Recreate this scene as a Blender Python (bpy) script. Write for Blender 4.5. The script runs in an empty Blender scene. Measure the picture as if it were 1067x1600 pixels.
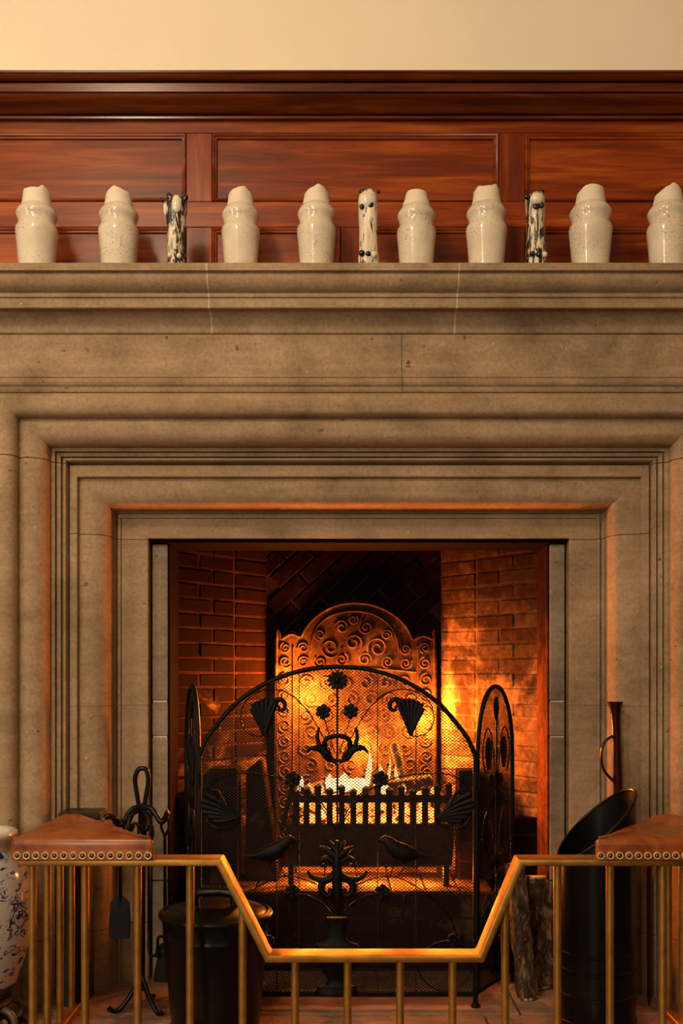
import bpy, bmesh, math, random
from mathutils import Vector, Matrix
random.seed(7)
R = math.radians
C = bpy.context.scene.collection
scene = bpy.context.scene

# ------------------------------------------------------------------ camera, world, lights, exposure
F = 1556.0                      # focal length in pixels of a 1067 px wide frame
CY, CH = -3.05, 0.936           # camera distance from the stone face (y = 0) and eye height
HZ, PX = 1056.0, 533.5          # horizon row, principal column
cam = bpy.data.cameras.new('camera'); camo = bpy.data.objects.new('camera', cam); C.objects.link(camo)
camo.location = (0, CY, CH); camo.rotation_euler = (R(90), 0, 0)
cam.sensor_fit = 'HORIZONTAL'; cam.sensor_width = 36; cam.lens = F / 1067 * 36
cam.shift_y = (HZ - 800) / 1067; cam.clip_start = 0.05
scene.camera = camo

w = bpy.data.worlds.new('world'); scene.world = w; w.use_nodes = True
w.node_tree.nodes['Background'].inputs[0].default_value = (1.0, 0.80, 0.56, 1)
w.node_tree.nodes['Background'].inputs[1].default_value = 0.01

def area(name, loc, target, sx, sy, power, col):
    l = bpy.data.lights.new(name, 'AREA'); l.shape = 'RECTANGLE'; l.size = sx; l.size_y = sy
    l.energy = power; l.color = col
    o = bpy.data.objects.new(name, l); C.objects.link(o); o.location = loc
    d = Vector(target) - Vector(loc); o.rotation_euler = d.to_track_quat('-Z', 'Y').to_euler()
    return o
# daylight of the room's windows: one in the wall to the left, two in the wall behind the camera
area('window_light_left', (-3.1, -2.7, 1.9), (0.2, -0.9, 1.7), 1.0, 1.7, 42, (1.0, 0.86, 0.64))
area('window_light_rear', (-1.9, -6.6, 1.85), (-0.4, 0, 1.6), 1.1, 1.8, 118, (1.0, 0.86, 0.64))
area('window_light_rear_far', (1.5, -6.6, 1.85), (0.4, 0, 1.6), 1.1, 1.8, 14, (1.0, 0.86, 0.64))

def point(name, loc, power, rad, col):
    l = bpy.data.lights.new(name, 'POINT'); l.energy = power; l.shadow_soft_size = rad; l.color = col
    o = bpy.data.objects.new(name, l); C.objects.link(o); o.location = loc; return o
FIRE = (1.0, 0.25, 0.026)
point('fire_light', (0.29, 0.475, 0.77), 42, 0.035, FIRE)
point('fire_light', (-0.12, 0.455, 0.87), 66, 0.03, FIRE)
point('fire_light', (0.07, 0.47, 0.68), 26, 0.03, FIRE)
for ex in (-0.08, 0.10, 0.30):
    point('ember_light', (ex, 0.235, 0.29), 8, 0.015, FIRE)
point('added_top_fill', (-1.0, -2.4, 2.95), 72, 0.16, (1.0, 0.80, 0.55))  # unseen fill added overhead for top light and darker undersides

vs = scene.view_settings
vs.view_transform = 'Standard'; vs.look = 'None'; vs.exposure = 0.0; vs.gamma = 1; vs.use_curve_mapping = False

# ------------------------------------------------------------------ helpers
def X(px, y): return (px - PX) * (y - CY) / F
def Z(py, y): return CH + (HZ - py) * (y - CY) / F

class MB:
    def __init__(s): s.v = []; s.f = []
    def add(s, vs_, fs):
        n = len(s.v); s.v += [tuple(v) for v in vs_]; s.f += [tuple(i + n for i in f) for f in fs]; return s
    def box(s, x0, x1, y0, y1, z0, z1):
        return s.add([(x0,y0,z0),(x1,y0,z0),(x1,y1,z0),(x0,y1,z0),(x0,y0,z1),(x1,y0,z1),(x1,y1,z1),(x0,y1,z1)],
                     [(3,2,1,0),(4,5,6,7),(0,1,5,4),(1,2,6,5),(2,3,7,6),(3,0,4,7)])
    def rings(s, rings, closed_ring=True, cap=True, closed_path=False):
        n = len(rings[0]); vs_ = [p for r in rings for p in r]; fs = []
        m = len(rings)
        for i in range(m if closed_path else m - 1):
            a = i * n; b = ((i + 1) % m) * n
            for k in range(n if closed_ring else n - 1):
                k2 = (k + 1) % n; fs.append((a + k, a + k2, b + k2, b + k))
        if cap and not closed_path:
            fs.append(tuple(range(n - 1, -1, -1))); fs.append(tuple((m - 1) * n + k for k in range(n)))
        return s.add(vs_, fs)
    def prism_x(s, prof, x0, x1):      # prof: closed (y, z)
        return s.rings([[(x0, y, z) for y, z in prof], [(x1, y, z) for y, z in prof]])
    def prism_y(s, poly, y0, y1):      # poly: closed (x, z)
        return s.rings([[(x, y0, z) for x, z in poly], [(x, y1, z) for x, z in poly]])
    def prism_z(s, poly, z0, z1):
        return s.rings([[(x, y, z0) for x, y in poly], [(x, y, z1) for x, y in poly]])
    def tube(s, pts, r, seg=6, closed=False, flat=1.0):
        pts = [Vector(p) for p in pts]; m = len(pts)
        rs = r if isinstance(r, (list, tuple)) else [r] * m
        out = []; up = None
        for i, p in enumerate(pts):
            if closed: t = pts[(i + 1) % m] - pts[i - 1]
            else: t = pts[min(i + 1, m - 1)] - pts[max(i - 1, 0)]
            t.normalize()
            if up is None:
                a = Vector((0, 1, 0)) if abs(t.y) < 0.9 else Vector((1, 0, 0))
                up = (a - t * a.dot(t)).normalized()
            else:
                up = (up - t * up.dot(t)); up = up.normalized() if up.length > 1e-6 else t.orthogonal().normalized()
            b = t.cross(up)
            out.append([p + (up * math.cos(2*math.pi*k/seg) * flat + b * math.sin(2*math.pi*k/seg)) * rs[i] for k in range(seg)])
        return s.rings(out, closed_path=closed)
    def lathe(s, prof, seg=32, c=(0,0,0), axis='z', sq=1.0, cap=True):   # prof: (r, z)
        rr = []
        for r, z in prof:
            ring = []
            for k in range(seg):
                a = 2*math.pi*k/seg; x = r*math.cos(a); y = r*math.sin(a)*sq
                ring.append((c[0]+x, c[1]+y, c[2]+z) if axis == 'z' else (c[0]+x, c[1]-z, c[2]+y))
            rr.append(ring)
        return s.rings(rr, cap=cap)
    def ball(s, c, rx, ry, rz, n=12, m=8, f=None):
        rr = []
        for i in range(m + 1):
            t = math.pi * (0.02 + 0.96 * i / m)
            rr.append([(c[0]+rx*math.sin(t)*math.cos(2*math.pi*k/n), c[1]+ry*math.sin(t)*math.sin(2*math.pi*k/n), c[2]-rz*math.cos(t)) for k in range(n)])
        if f: rr = [[f(p) for p in r] for r in rr]
        return s.rings(rr)
    def petal(s, poly, y, th, bulge):    # poly (x, z), star-shaped; a cushioned plate facing -y
        n = len(poly); cx = sum(p[0] for p in poly)/n; cz = sum(p[1] for p in poly)/n
        vs_ = [(x, y, z) for x, z in poly] + [(x, y+th, z) for x, z in poly] + [(cx, y-bulge, cz), (cx, y+th, cz)]
        fs = []
        for k in range(n):
            j = (k+1) % n; fs += [(k, j, 2*n), (j, k, n+k, n+j), (n+j, n+k, 2*n+1)]
        return s.add(vs_, fs)
    def mesh(s, name, mat, smooth=32, bevel=0, bseg=1):
        me = bpy.data.meshes.new(name); me.from_pydata(s.v, [], s.f)
        bm = bmesh.new(); bm.from_mesh(me)
        bmesh.ops.recalc_face_normals(bm, faces=bm.faces)
        if bevel:
            bmesh.ops.bevel(bm, geom=[e for e in bm.edges if len(e.link_faces) == 2 and e.calc_face_angle(0) > 0.6], offset=bevel, segments=bseg, profile=0.5, affect='EDGES', clamp_overlap=True)
        bm.to_mesh(me); bm.free()
        if smooth:
            me.shade_smooth(); me.set_sharp_from_angle(angle=R(smooth))
        me.materials.append(mat); return me
    def build(s, name, mat, parent=None, **k):      # vertices are given in world space
        o = bpy.data.objects.new(name, s.mesh(name, mat, **k)); C.objects.link(o)
        attach(o, parent); return o

WL = {}
def attach(o, parent, loc=(0,0,0)):
    """parent o so that its own origin lies at world point loc"""
    if parent is not None:
        o.parent = parent; o.location = Vector(loc) - WL.get(parent.name, Vector((0,0,0)))
    else: o.location = loc
    WL[o.name] = Vector(loc)
def place(name, me, parent, loc, rot=(0,0,0), scale=(1,1,1)):
    o = bpy.data.objects.new(name, me); C.objects.link(o); attach(o, parent, loc)
    o.rotation_euler = rot; o.scale = scale; return o
def tag(o, label=None, cat=None, group=None, kind=None):
    if label: o['label'] = label
    if cat: o['category'] = cat
    if group: o['group'] = group
    if kind: o['kind'] = kind
    return o
def thing(name, loc, label=None, cat=None, group=None, kind=None):
    o = bpy.data.objects.new(name, None); C.objects.link(o); o.empty_display_size = 0.05
    o.location = loc; WL[o.name] = Vector(loc); return tag(o, label, cat, group, kind)

def spline(pts, n=6, closed=False):
    """Catmull-Rom through the points"""
    P = [Vector(p) for p in pts]; m = len(P); out = []
    for i in range(m if closed else m - 1):
        if closed: a, b, c, d = P[i-1], P[i], P[(i+1) % m], P[(i+2) % m]
        else: a, b, c, d = P[max(i-1,0)], P[i], P[i+1], P[min(i+2,m-1)]
        for k in range(n):
            t = k / n
            out.append(0.5*((2*b)+(c-a)*t+(2*a-5*b+4*c-d)*t*t+(3*b-a-3*c+d)*t**3))
    if not closed: out.append(P[-1])
    return out

# ------------------------------------------------------------------ materials
def new_mat(name):
    m = bpy.data.materials.new(name); m.use_nodes = True
    nt = m.node_tree; b = nt.nodes['Principled BSDF']; return m, nt, b
def N(nt, t, **k):
    n = nt.nodes.new(t)
    for a, v in k.items(): setattr(n, a, v)
    return n
def coords(nt, scale=(1,1,1), rot=(0,0,0)):
    tc = N(nt, 'ShaderNodeTexCoord'); mp = N(nt, 'ShaderNodeMapping')
    mp.inputs['Scale'].default_value = scale; mp.inputs['Rotation'].default_value = rot
    nt.links.new(tc.outputs['Object'], mp.inputs[0]); return mp.outputs[0]
def noise(nt, vec, scale, detail=6, rough=0.55, dist=0):
    n = N(nt, 'ShaderNodeTexNoise'); n.inputs['Scale'].default_value = scale; n.inputs['Detail'].default_value = detail
    n.inputs['Roughness'].default_value = rough; n.inputs['Distortion'].default_value = dist
    nt.links.new(vec, n.inputs['Vector']); return n.outputs['Fac']
def ramp(nt, fac, stops, interp='LINEAR'):
    r = N(nt, 'ShaderNodeValToRGB'); r.color_ramp.interpolation = interp
    e = r.color_ramp.elements
    while len(e) < len(stops): e.new(0.5)
    for el, (p, c) in zip(e, stops):
        el.position = p; el.color = (*c, 1) if len(c) == 3 else c
    nt.links.new(fac, r.inputs[0]); return r.outputs[0]
def mix(nt, fac, a, b, mode='MIX'):
    m = N(nt, 'ShaderNodeMix', data_type='RGBA', blend_type=mode)
    for s, v in ((m.inputs[0], fac), (m.inputs[6], a), (m.inputs[7], b)):
        if isinstance(v, (int, float)): s.default_value = v
        elif isinstance(v, tuple): s.default_value = (*v, 1)
        else: nt.links.new(v, s)
    return m.outputs[2]
def bump(nt, b, h, strength, dist=0.002):
    n = N(nt, 'ShaderNodeBump'); n.inputs['Strength'].default_value = strength; n.inputs['Distance'].default_value = dist
    nt.links.new(h, n.inputs['Height']); nt.links.new(n.outputs[0], b.inputs['Normal'])
def rnd(nt):
    return N(nt, 'ShaderNodeObjectInfo').outputs['Random']
W3 = lambda v: (v, v, v)

def stone_mat(name, base, dark, light, specks=True):
    m, nt, b = new_mat(name); v = coords(nt)
    c = ramp(nt, noise(nt, v, 5, 8, 0.62, 0.4), [(0.30, dark), (0.48, base), (0.68, light)])
    st = noise(nt, coords(nt, (1.3, 9, 9)), 4, 6, 0.6)
    c = mix(nt, 0.35, c, ramp(nt, st, [(0.35, tuple(x*0.72 for x in base)), (0.62, light)]))
    blot = ramp(nt, noise(nt, v, 2.3, 7, 0.68, 1.0), [(0.33, W3(0.62)), (0.5, W3(1)), (0.7, W3(1.12))]); c = mix(nt, 0.8, c, blot, 'MULTIPLY')
    gr = ramp(nt, noise(nt, v, 95, 4, 0.7), [(0.35, W3(0.72)), (0.6, W3(1.08))]); c = mix(nt, 0.7, c, gr, 'MULTIPLY')
    if specks:
        c = mix(nt, ramp(nt, noise(nt, v, 34, 3, 0.5), [(0.70, W3(0)), (0.76, W3(0.75))]), c, (0.035, 0.025, 0.015))
        c = mix(nt, ramp(nt, noise(nt, coords(nt, (1, 1, 1), (1, 2, 0.3)), 48, 2, 0.5), [(0.735, W3(0)), (0.76, W3(0.6))]), c, (0.55, 0.45, 0.33))
    nt.links.new(c, b.inputs['Base Color']); b.inputs['Roughness'].default_value = 0.82
    b.inputs['Specular IOR Level'].default_value = 0.25
    bump(nt, b, noise(nt, v, 70, 8, 0.7), 0.35, 0.0015); return m
M = {}
M['stone'] = stone_mat('sandstone', (0.345, 0.232, 0.133), (0.20, 0.130, 0.072), (0.44, 0.31, 0.188))
M['slip'] = stone_mat('rough sandstone', (0.25, 0.185, 0.12), (0.10, 0.07, 0.045), (0.37, 0.28, 0.19))
M['mortar_pale'] = stone_mat('pale lime mortar', (0.55, 0.47, 0.36), (0.42, 0.34, 0.25), (0.65, 0.56, 0.44), False)
M['hearth'] = stone_mat('hearth stone', (0.30, 0.17, 0.11), (0.13, 0.07, 0.045), (0.40, 0.25, 0.17))

def wood_mat(name, vertical, c0, c1, c2, rough=0.26):
    m, nt, b = new_mat(name)
    s = (14, 14, 1.1) if vertical else (1.1, 14, 14)
    v = coords(nt, s); g = noise(nt, v, 2.0, 7, 0.55, 0.7)
    c = ramp(nt, g, [(0.22, c0), (0.5, c1), (0.80, c2)])
    s2 = (90, 90, 3) if vertical else (3, 90, 90)
    fine = noise(nt, coords(nt, s2), 4, 4, 0.6)
    c = mix(nt, 0.35, c, ramp(nt, fine, [(0.38, W3(0.35)), (0.6, W3(1))]), 'MULTIPLY')
    hs = N(nt, 'ShaderNodeHueSaturation'); mr = N(nt, 'ShaderNodeMapRange')
    mr.inputs['To Min'].default_value = 0.75; mr.inputs['To Max'].default_value = 1.2
    nt.links.new(rnd(nt), mr.inputs[0]); nt.links.new(mr.outputs[0], hs.inputs['Value']); nt.links.new(c, hs.inputs['Color'])
    nt.links.new(hs.outputs[0], b.inputs['Base Color']); b.inputs['Roughness'].default_value = rough
    b.inputs['Specular IOR Level'].default_value = 0.30; b.inputs['Coat Weight'].default_value = 0.06; b.inputs['Coat Roughness'].default_value = 0.15
    bump(nt, b, fine, 0.12, 0.001); return m
M['wood_h'] = wood_mat('varnished oak grain along', False, (0.05, 0.006, 0.0012), (0.24, 0.034, 0.0022), (0.52, 0.120, 0.007), 0.34)
M['wood_v'] = wood_mat('varnished oak grain upright', True, (0.05, 0.006, 0.0012), (0.20, 0.028, 0.002), (0.42, 0.09, 0.007), 0.34)
M['wood_dark'] = wood_mat('dark stained oak moulding', False, (0.025, 0.005, 0.0012), (0.105, 0.018, 0.003), (0.21, 0.046, 0.006), 0.22)
M['wood_black'] = wood_mat('blackened wood', True, (0.006, 0.004, 0.003), (0.018, 0.011, 0.008), (0.03, 0.018, 0.012), 0.5)

def plain(name, col, rough=0.5, metal=0, spec=0.5, nscale=0, namp=0.25, bmp=0):
    m, nt, b = new_mat(name)
    if nscale:
        f = noise(nt, coords(nt), nscale, 6, 0.6)
        c = ramp(nt, f, [(0.3, tuple(x*(1-namp) for x in col)), (0.7, tuple(min(1, x*(1+namp)) for x in col))])
        nt.links.new(c, b.inputs['Base Color'])
        if bmp: bump(nt, b, f, bmp, 0.002)
    else: b.inputs['Base Color'].default_value = (*col, 1)
    b.inputs['Roughness'].default_value = rough; b.inputs['Metallic'].default_value = metal
    b.inputs['Specular IOR Level'].default_value = spec; return m
M['plaster'] = plain('cream painted plaster', (0.87, 0.76, 0.58), 0.85, nscale=3, namp=0.03)
M['iron'] = plain('black wrought iron', (0.004, 0.0033, 0.003), 0.5, 0.0, 0.14, 60, 0.4)
M['iron_gloss'] = plain('glossy black iron', (0.004, 0.004, 0.0045), 0.28, 0.0, 0.2, 40, 0.3)
M['cast'] = plain('cast iron', (0.085, 0.045, 0.028), 0.62, 0.25, 0.5, 50, 0.45, 0.3)
M['soot_iron'] = plain('sooty iron', (0.014, 0.008, 0.006), 0.7, 0, 0.15, 40, 0.4)
M['mesh'] = plain('rusty wire', (0.022, 0.012, 0.008), 0.6, 0, 0.12)
M['brass'] = plain('aged brass', (0.43, 0.215, 0.045), 0.46, 0.8, 0.5, 25, 0.3)
M['brass_bright'] = plain('worn bright brass', (0.80, 0.60, 0.34), 0.45, 0.3, 0.5)
M['brass_dark'] = plain('dark bronze', (0.16, 0.08, 0.025), 0.3, 0.8, 0.5)
M['lead'] = plain('soot and shade black', (0.004, 0.0015, 0.001), 0.9, 0, 0.02, 20, 0.4)
M['ash'] = plain('ash and clinker', (0.028, 0.018, 0.013), 0.95, 0, 0.05, 60, 0.6, 0.6)

def leather():
    m, nt, b = new_mat('tan leather'); v = coords(nt)
    c = ramp(nt, noise(nt, v, 11, 7, 0.6, 0.6), [(0.3, (0.11, 0.020, 0.002)), (0.5, (0.29, 0.064, 0.004)), (0.75, (0.40, 0.11, 0.009))])
    nt.links.new(c, b.inputs['Base Color']); b.inputs['Roughness'].default_value = 0.33
    b.inputs['Coat Weight'].default_value = 0.2; b.inputs['Coat Roughness'].default_value = 0.25
    bump(nt, b, noise(nt, v, 260, 3), 0.1, 0.0008); return m
M['leather'] = leather()

def glaze():
    m, nt, b = new_mat('cream stoneware glaze'); v = coords(nt)
    c = ramp(nt, noise(nt, v, 14, 6, 0.6), [(0.3, (0.60, 0.51, 0.38)), (0.7, (0.76, 0.67, 0.53))])
    sp = ramp(nt, noise(nt, v, 210, 2, 0.5), [(0.58, W3(0)), (0.64, W3(1))])
    spread = ramp(nt, noise(nt, v, 13, 4, 0.6), [(0.42, W3(0.05)), (0.62, W3(0.6))])
    f = mix(nt, 1.0, sp, spread, 'MULTIPLY')
    c = mix(nt, f, c, (0.16, 0.085, 0.03))
    nt.links.new(c, b.inputs['Base Color']); b.inputs['Roughness'].default_value = 0.11
    bump(nt, b, noise(nt, v, 30, 4), 0.12, 0.003); return m
M['glaze'] = glaze()
M['bisque'] = plain('unglazed pale clay', (0.74, 0.64, 0.50), 0.75, 0, 0.3, 40, 0.06)

def streak(name, cover, seed):
    m, nt, b = new_mat(name)
    v = coords(nt, (1, 1, 0.22), (0, 0, seed)); f = noise(nt, v, 75, 5, 0.6, 1.2)
    c = ramp(nt, f, [(cover, (0.012, 0.010, 0.008)), (cover+0.035, (0.16, 0.10, 0.04)), (cover+0.07, (0.68, 0.58, 0.42)), (0.9, (0.78, 0.69, 0.54))])
    nt.links.new(c, b.inputs['Base Color']); b.inputs['Roughness'].default_value = 0.15
    bump(nt, b, f, 0.5, 0.004); return m
M['streak_a'] = streak('black streaked cream glaze', 0.47, 0.4)
M['streak_b'] = streak('lightly streaked white glaze', 0.36, 1.4)
M['streak_c'] = streak('brown streaked cream glaze', 0.455, 2.6)
M['ceramic_white'] = plain('white glaze', (0.74, 0.66, 0.52), 0.12, 0, 0.6, 60, 0.08)
M['ceramic_black'] = plain('black glaze', (0.008, 0.007, 0.007), 0.12, 0, 0.6)

def brick_mat(name, cols, soot, soot_bias, rise=None):
    m, nt, b = new_mat(name); tc = N(nt, 'ShaderNodeNewGeometry'); pos = tc.outputs['Position']
    r = rnd(nt)
    c = ramp(nt, r, [(0, cols[0]), (0.35, cols[1]), (0.7, cols[2]), (1, cols[3])])
    n1 = noise(nt, pos, 38, 7, 0.68, 0.5)
    c = mix(nt, 0.8, c, ramp(nt, n1, [(0.3, W3(0.15)), (0.5, W3(0.75)), (0.7, W3(1.5))]), 'MULTIPLY')
    s = ramp(nt, noise(nt, pos, 4.2, 5, 0.6, 0.8), [(soot_bias, W3(soot)), (soot_bias+0.2, W3(0))])
    if rise:      # smoke soot and painted firelight fall-off: ragged lower edge between two heights
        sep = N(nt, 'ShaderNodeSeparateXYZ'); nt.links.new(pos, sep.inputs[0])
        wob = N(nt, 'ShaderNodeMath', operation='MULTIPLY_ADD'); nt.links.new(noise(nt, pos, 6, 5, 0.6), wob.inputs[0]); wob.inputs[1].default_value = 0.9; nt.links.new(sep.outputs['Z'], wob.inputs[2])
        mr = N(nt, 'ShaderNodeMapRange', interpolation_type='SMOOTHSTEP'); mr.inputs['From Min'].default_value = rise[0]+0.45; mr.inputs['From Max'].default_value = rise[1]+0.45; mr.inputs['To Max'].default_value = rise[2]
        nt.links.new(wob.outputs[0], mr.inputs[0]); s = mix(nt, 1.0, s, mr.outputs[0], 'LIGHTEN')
    c = mix(nt, s, c, (0.0042, 0.0010, 0.0006))
    nt.links.new(c, b.inputs['Base Color']); b.inputs['Roughness'].default_value = 0.9
    b.inputs['Specular IOR Level'].default_value = 0.02
    bump(nt, b, n1, 0.6, 0.004); return m
BR = [(0.15, 0.070, 0.036), (0.27, 0.135, 0.066), (0.34, 0.18, 0.09), (0.22, 0.105, 0.052)]
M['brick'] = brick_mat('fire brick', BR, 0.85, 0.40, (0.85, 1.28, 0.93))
M['brick_soot_shade'] = brick_mat('sooted and shaded fire brick', [(0.10, 0.05, 0.03), (0.22, 0.12, 0.07), (0.28, 0.16, 0.09), (0.15, 0.08, 0.05)], 0.98, 0.54, (0.62, 0.82, 0.99))  # soot, with the unlit left wall's darkness put into the colour
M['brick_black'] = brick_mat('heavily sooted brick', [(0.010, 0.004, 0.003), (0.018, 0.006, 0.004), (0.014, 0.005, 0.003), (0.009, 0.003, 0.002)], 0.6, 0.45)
M['joint'] = brick_mat('old lime mortar joint', [(0.30, 0.18, 0.10)]*4, 0.85, 0.40, (0.85, 1.30, 0.9))
M['cast'] = brick_mat('sooted and shaded cast iron', [(0.085, 0.042, 0.025)]*4, 0.6, 0.3, (0.92, 1.12, 0.82))  # soot patches, plus upper part coloured darker for fading firelight
M['joint_sooty'] = plain('sooted mortar joint', (0.022, 0.008, 0.005), 0.95, 0, 0.02, 14, 0.7, 0.4)

def emit(name, c0, c1, strength, scale=25, trans=0.0):
    m = bpy.data.materials.new(name); m.use_nodes = True; nt = m.node_tree; nt.nodes.clear()
    out = N(nt, 'ShaderNodeOutputMaterial'); e = N(nt, 'ShaderNodeEmission')
    col = ramp(nt, noise(nt, coords(nt), scale, 4), [(0.35, c0), (0.65, c1)])
    nt.links.new(col, e.inputs[0]); e.inputs[1].default_value = strength
    if trans:
        t = N(nt, 'ShaderNodeBsdfTransparent'); mx = N(nt, 'ShaderNodeMixShader'); mx.inputs[0].default_value = 1 - trans
        nt.links.new(t.outputs[0], mx.inputs[1]); nt.links.new(e.outputs[0], mx.inputs[2]); nt.links.new(mx.outputs[0], out.inputs[0])
    else: nt.links.new(e.outputs[0], out.inputs[0])
    return m
M['flame'] = emit('flame', (1.0, 0.33, 0.05), (1.0, 0.62, 0.20), 2.6, 14, 0.35)
M['flame_core'] = emit('flame core', (1.0, 0.50, 0.15), (1.0, 0.76, 0.36), 2.6, 30, 0.15)
def ember(name, lo, hi, strength, thr):
    m, nt, b = new_mat(name); f = noise(nt, coords(nt), 38, 5, 0.6)
    b.inputs['Base Color'].default_value = (0.05, 0.03, 0.02, 1); b.inputs['Roughness'].default_value = 0.9
    nt.links.new(ramp(nt, f, [(thr, W3(0)), (thr+0.08, lo), (thr+0.28, hi)]), b.inputs['Emission Color'])
    b.inputs['Emission Strength'].default_value = strength; return m
M['ember'] = ember('glowing ember', (1.0, 0.16, 0.015), (1.0, 0.50, 0.13), 4.0, 0.38)
M['log_hot'] = ember('white hot log', (1.0, 0.45, 0.12), (1.0, 0.78, 0.42), 2.6, 0.25)
M['log_char'] = ember('charred log', (0.9, 0.12, 0.01), (1.0, 0.4, 0.08), 1.2, 0.56)

def bark():
    m, nt, b = new_mat('rough bark'); f = noise(nt, coords(nt, (1, 1, 0.45)), 45, 7, 0.7, 1.0)
    nt.links.new(ramp(nt, f, [(0.38, (0.012, 0.006, 0.004)), (0.52, (0.09, 0.045, 0.022)), (0.66, (0.40, 0.24, 0.12))]), b.inputs['Base Color'])
    b.inputs['Roughness'].default_value = 0.9; bump(nt, b, f, 1.0, 0.012); return m
M['bark'] = bark()
M['cut_wood'] = plain('cut log wood', (0.42, 0.30, 0.17), 0.85, 0, 0.2, 30, 0.35)

def porcelain():
    m, nt, b = new_mat('blue and white porcelain'); v = coords(nt)
    a = noise(nt, coords(nt, (1, 1, 1.25)), 11, 3, 0.55, 2.4)
    line = N(nt, 'ShaderNodeMath', operation='ABSOLUTE'); sub = N(nt, 'ShaderNodeMath', operation='SUBTRACT'); sub.inputs[1].default_value = 0.5
    nt.links.new(a, sub.inputs[0]); nt.links.new(sub.outputs[0], line.inputs[0])
    strokes = ramp(nt, line.outputs[0], [(0.022, W3(1)), (0.038, W3(0))])
    gate = ramp(nt, noise(nt, v, 9, 2), [(0.44, W3(0)), (0.5, W3(1))])
    strokes = mix(nt, 1.0, strokes, gate, 'MULTIPLY')
    blobs = ramp(nt, noise(nt, coords(nt, (1, 1, 1.9), (0.5, 1.1, 0)), 19, 4, 0.62, 1.6), [(0.575, W3(0)), (0.60, W3(1))])
    f = mix(nt, 1.0, strokes, blobs, 'LIGHTEN')
    blue = ramp(nt, noise(nt, v, 60, 3), [(0.4, (0.010, 0.018, 0.065)), (0.65, (0.05, 0.085, 0.22))])
    c = mix(nt, f, (0.50, 0.49, 0.46), blue)
    nt.links.new(c, b.inputs['Base Color']); b.inputs['Roughness'].default_value = 0.12; return m
M['porcelain'] = porcelain()
M['porcelain_rim'] = plain('white porcelain rim', (0.52, 0.49, 0.43), 0.15, 0, 0.5, 20, 0.1)
M['porcelain_blue'] = plain('dark blue glaze band', (0.012, 0.016, 0.05), 0.2)
def weave():
    m, nt, b = new_mat('straw weave'); wv = N(nt, 'ShaderNodeTexWave'); wv.inputs['Scale'].default_value = 42; wv.inputs['Distortion'].default_value = 1.5
    nt.links.new(coords(nt, (1, 1, 1), (0, 0, 0.7)), wv.inputs['Vector'])
    nt.links.new(ramp(nt, wv.outputs['Fac'], [(0.2, (0.10, 0.045, 0.015)), (0.7, (0.50, 0.29, 0.12))]), b.inputs['Base Color'])
    b.inputs['Roughness'].default_value = 0.8; bump(nt, b, wv.outputs['Fac'], 0.7, 0.006); return m
M['weave'] = weave()
M['floor'] = plain('dark floor boards', (0.09, 0.05, 0.03), 0.5, 0, 0.4, 8, 0.3)

# ------------------------------------------------------------------ setting: floor, walls
XC = 0.053                                     # centre line of the chimneypiece
fl = MB().box(-3.3, 3.3, -6.8, 0.75, -0.08, -0.03).build('floor', M['floor']); tag(fl, kind='structure')
def slab(x0, x1, y0, y1, top):
    return MB().box(x0, x1, y0, y1, -0.03, top).build('hearth_slab', M['hearth'], fl, bevel=0.004)
for x0, x1 in ((-1.25, -0.46), (-0.455, 0.395), (0.40, 1.35)):
    slab(x0, x1, -0.71, -0.293, -0.003)
for x0, x1 in ((-1.25, -0.305), (-0.30, 0.495), (0.50, 1.35)):
    slab(x0, x1, -0.29, 0.115, 0.0)

wl = MB()
wl.box(-3.3, 3.3, -0.10, 0.30, 2.56, 3.35)
wl.box(-3.3, 3.3, 0.05, 0.14, 1.40, 2.56)
wl.box(-3.3, XC-0.647, 0.05, 0.30, -0.03, 1.36); wl.box(XC+0.647, 3.3, 0.05, 0.30, -0.03, 1.36)
tag(wl.build('wall_back', M['plaster'], smooth=0), kind='structure')

for nm, bx_ in (('wall_left', (-3.3, -3.2, -6.8, -0.10, -0.03, 3.35)), ('wall_right', (3.2, 3.3, -6.8, -0.10, -0.03, 3.35)), ('wall_front', (-3.2, 3.2, -6.8, -6.7, -0.03, 3.35)), ('ceiling', (-3.3, 3.3, -6.8, 0.3, 3.35, 3.45))):
    st_ = tag(MB().box(*bx_).build(nm, M['plaster'], smooth=0), kind='structure')
    if nm != 'ceiling':      # timber wainscot on the room's other walls
        x0_, x1_, y0_, y1_ = bx_[:4]; e_ = 0.03
        MB().box(x0_-(e_ if nm == 'wall_right' else 0), x1_+(e_ if nm == 'wall_left' else 0), y0_, y1_+(e_ if nm == 'wall_front' else 0), -0.03, 2.6).build('wainscot', M['wood_dark'], st_, smooth=0)

# ---- timber panelling above the mantel (trim_1)
PY = -0.13
pan = thing('trim_1', (XC, PY, 2.05), kind='structure')
px2x = lambda p: X(p, PY)
zt, zb = Z(208, PY), Z(315, PY)
zl = Z(355, PY)
MB().box(-2.0, 2.0, PY, -0.06, zt, 2.60).build('top_rail', M['wood_h'], pan, bevel=0.002)
MB().box(-2.0, 2.0, PY, -0.06, zl, zb).build('middle_rail', M['wood_h'], pan, bevel=0.002)
MB().box(-2.0, 2.0, PY, -0.06, 2.03, 2.075).build('bottom_rail', M['wood_h'], pan, bevel=0.002)
ups = [(-2.0, -1.36), (px2x(291), px2x(331)), (px2x(779), px2x(820)), (1.44, 2.0)]
lows = [(-2.0, -1.36), (-0.93, -0.88), (px2x(291), px2x(331)), (px2x(532), px2x(562)), (px2x(779), px2x(820)), (0.96, 1.02), (1.44, 2.0)]
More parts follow.
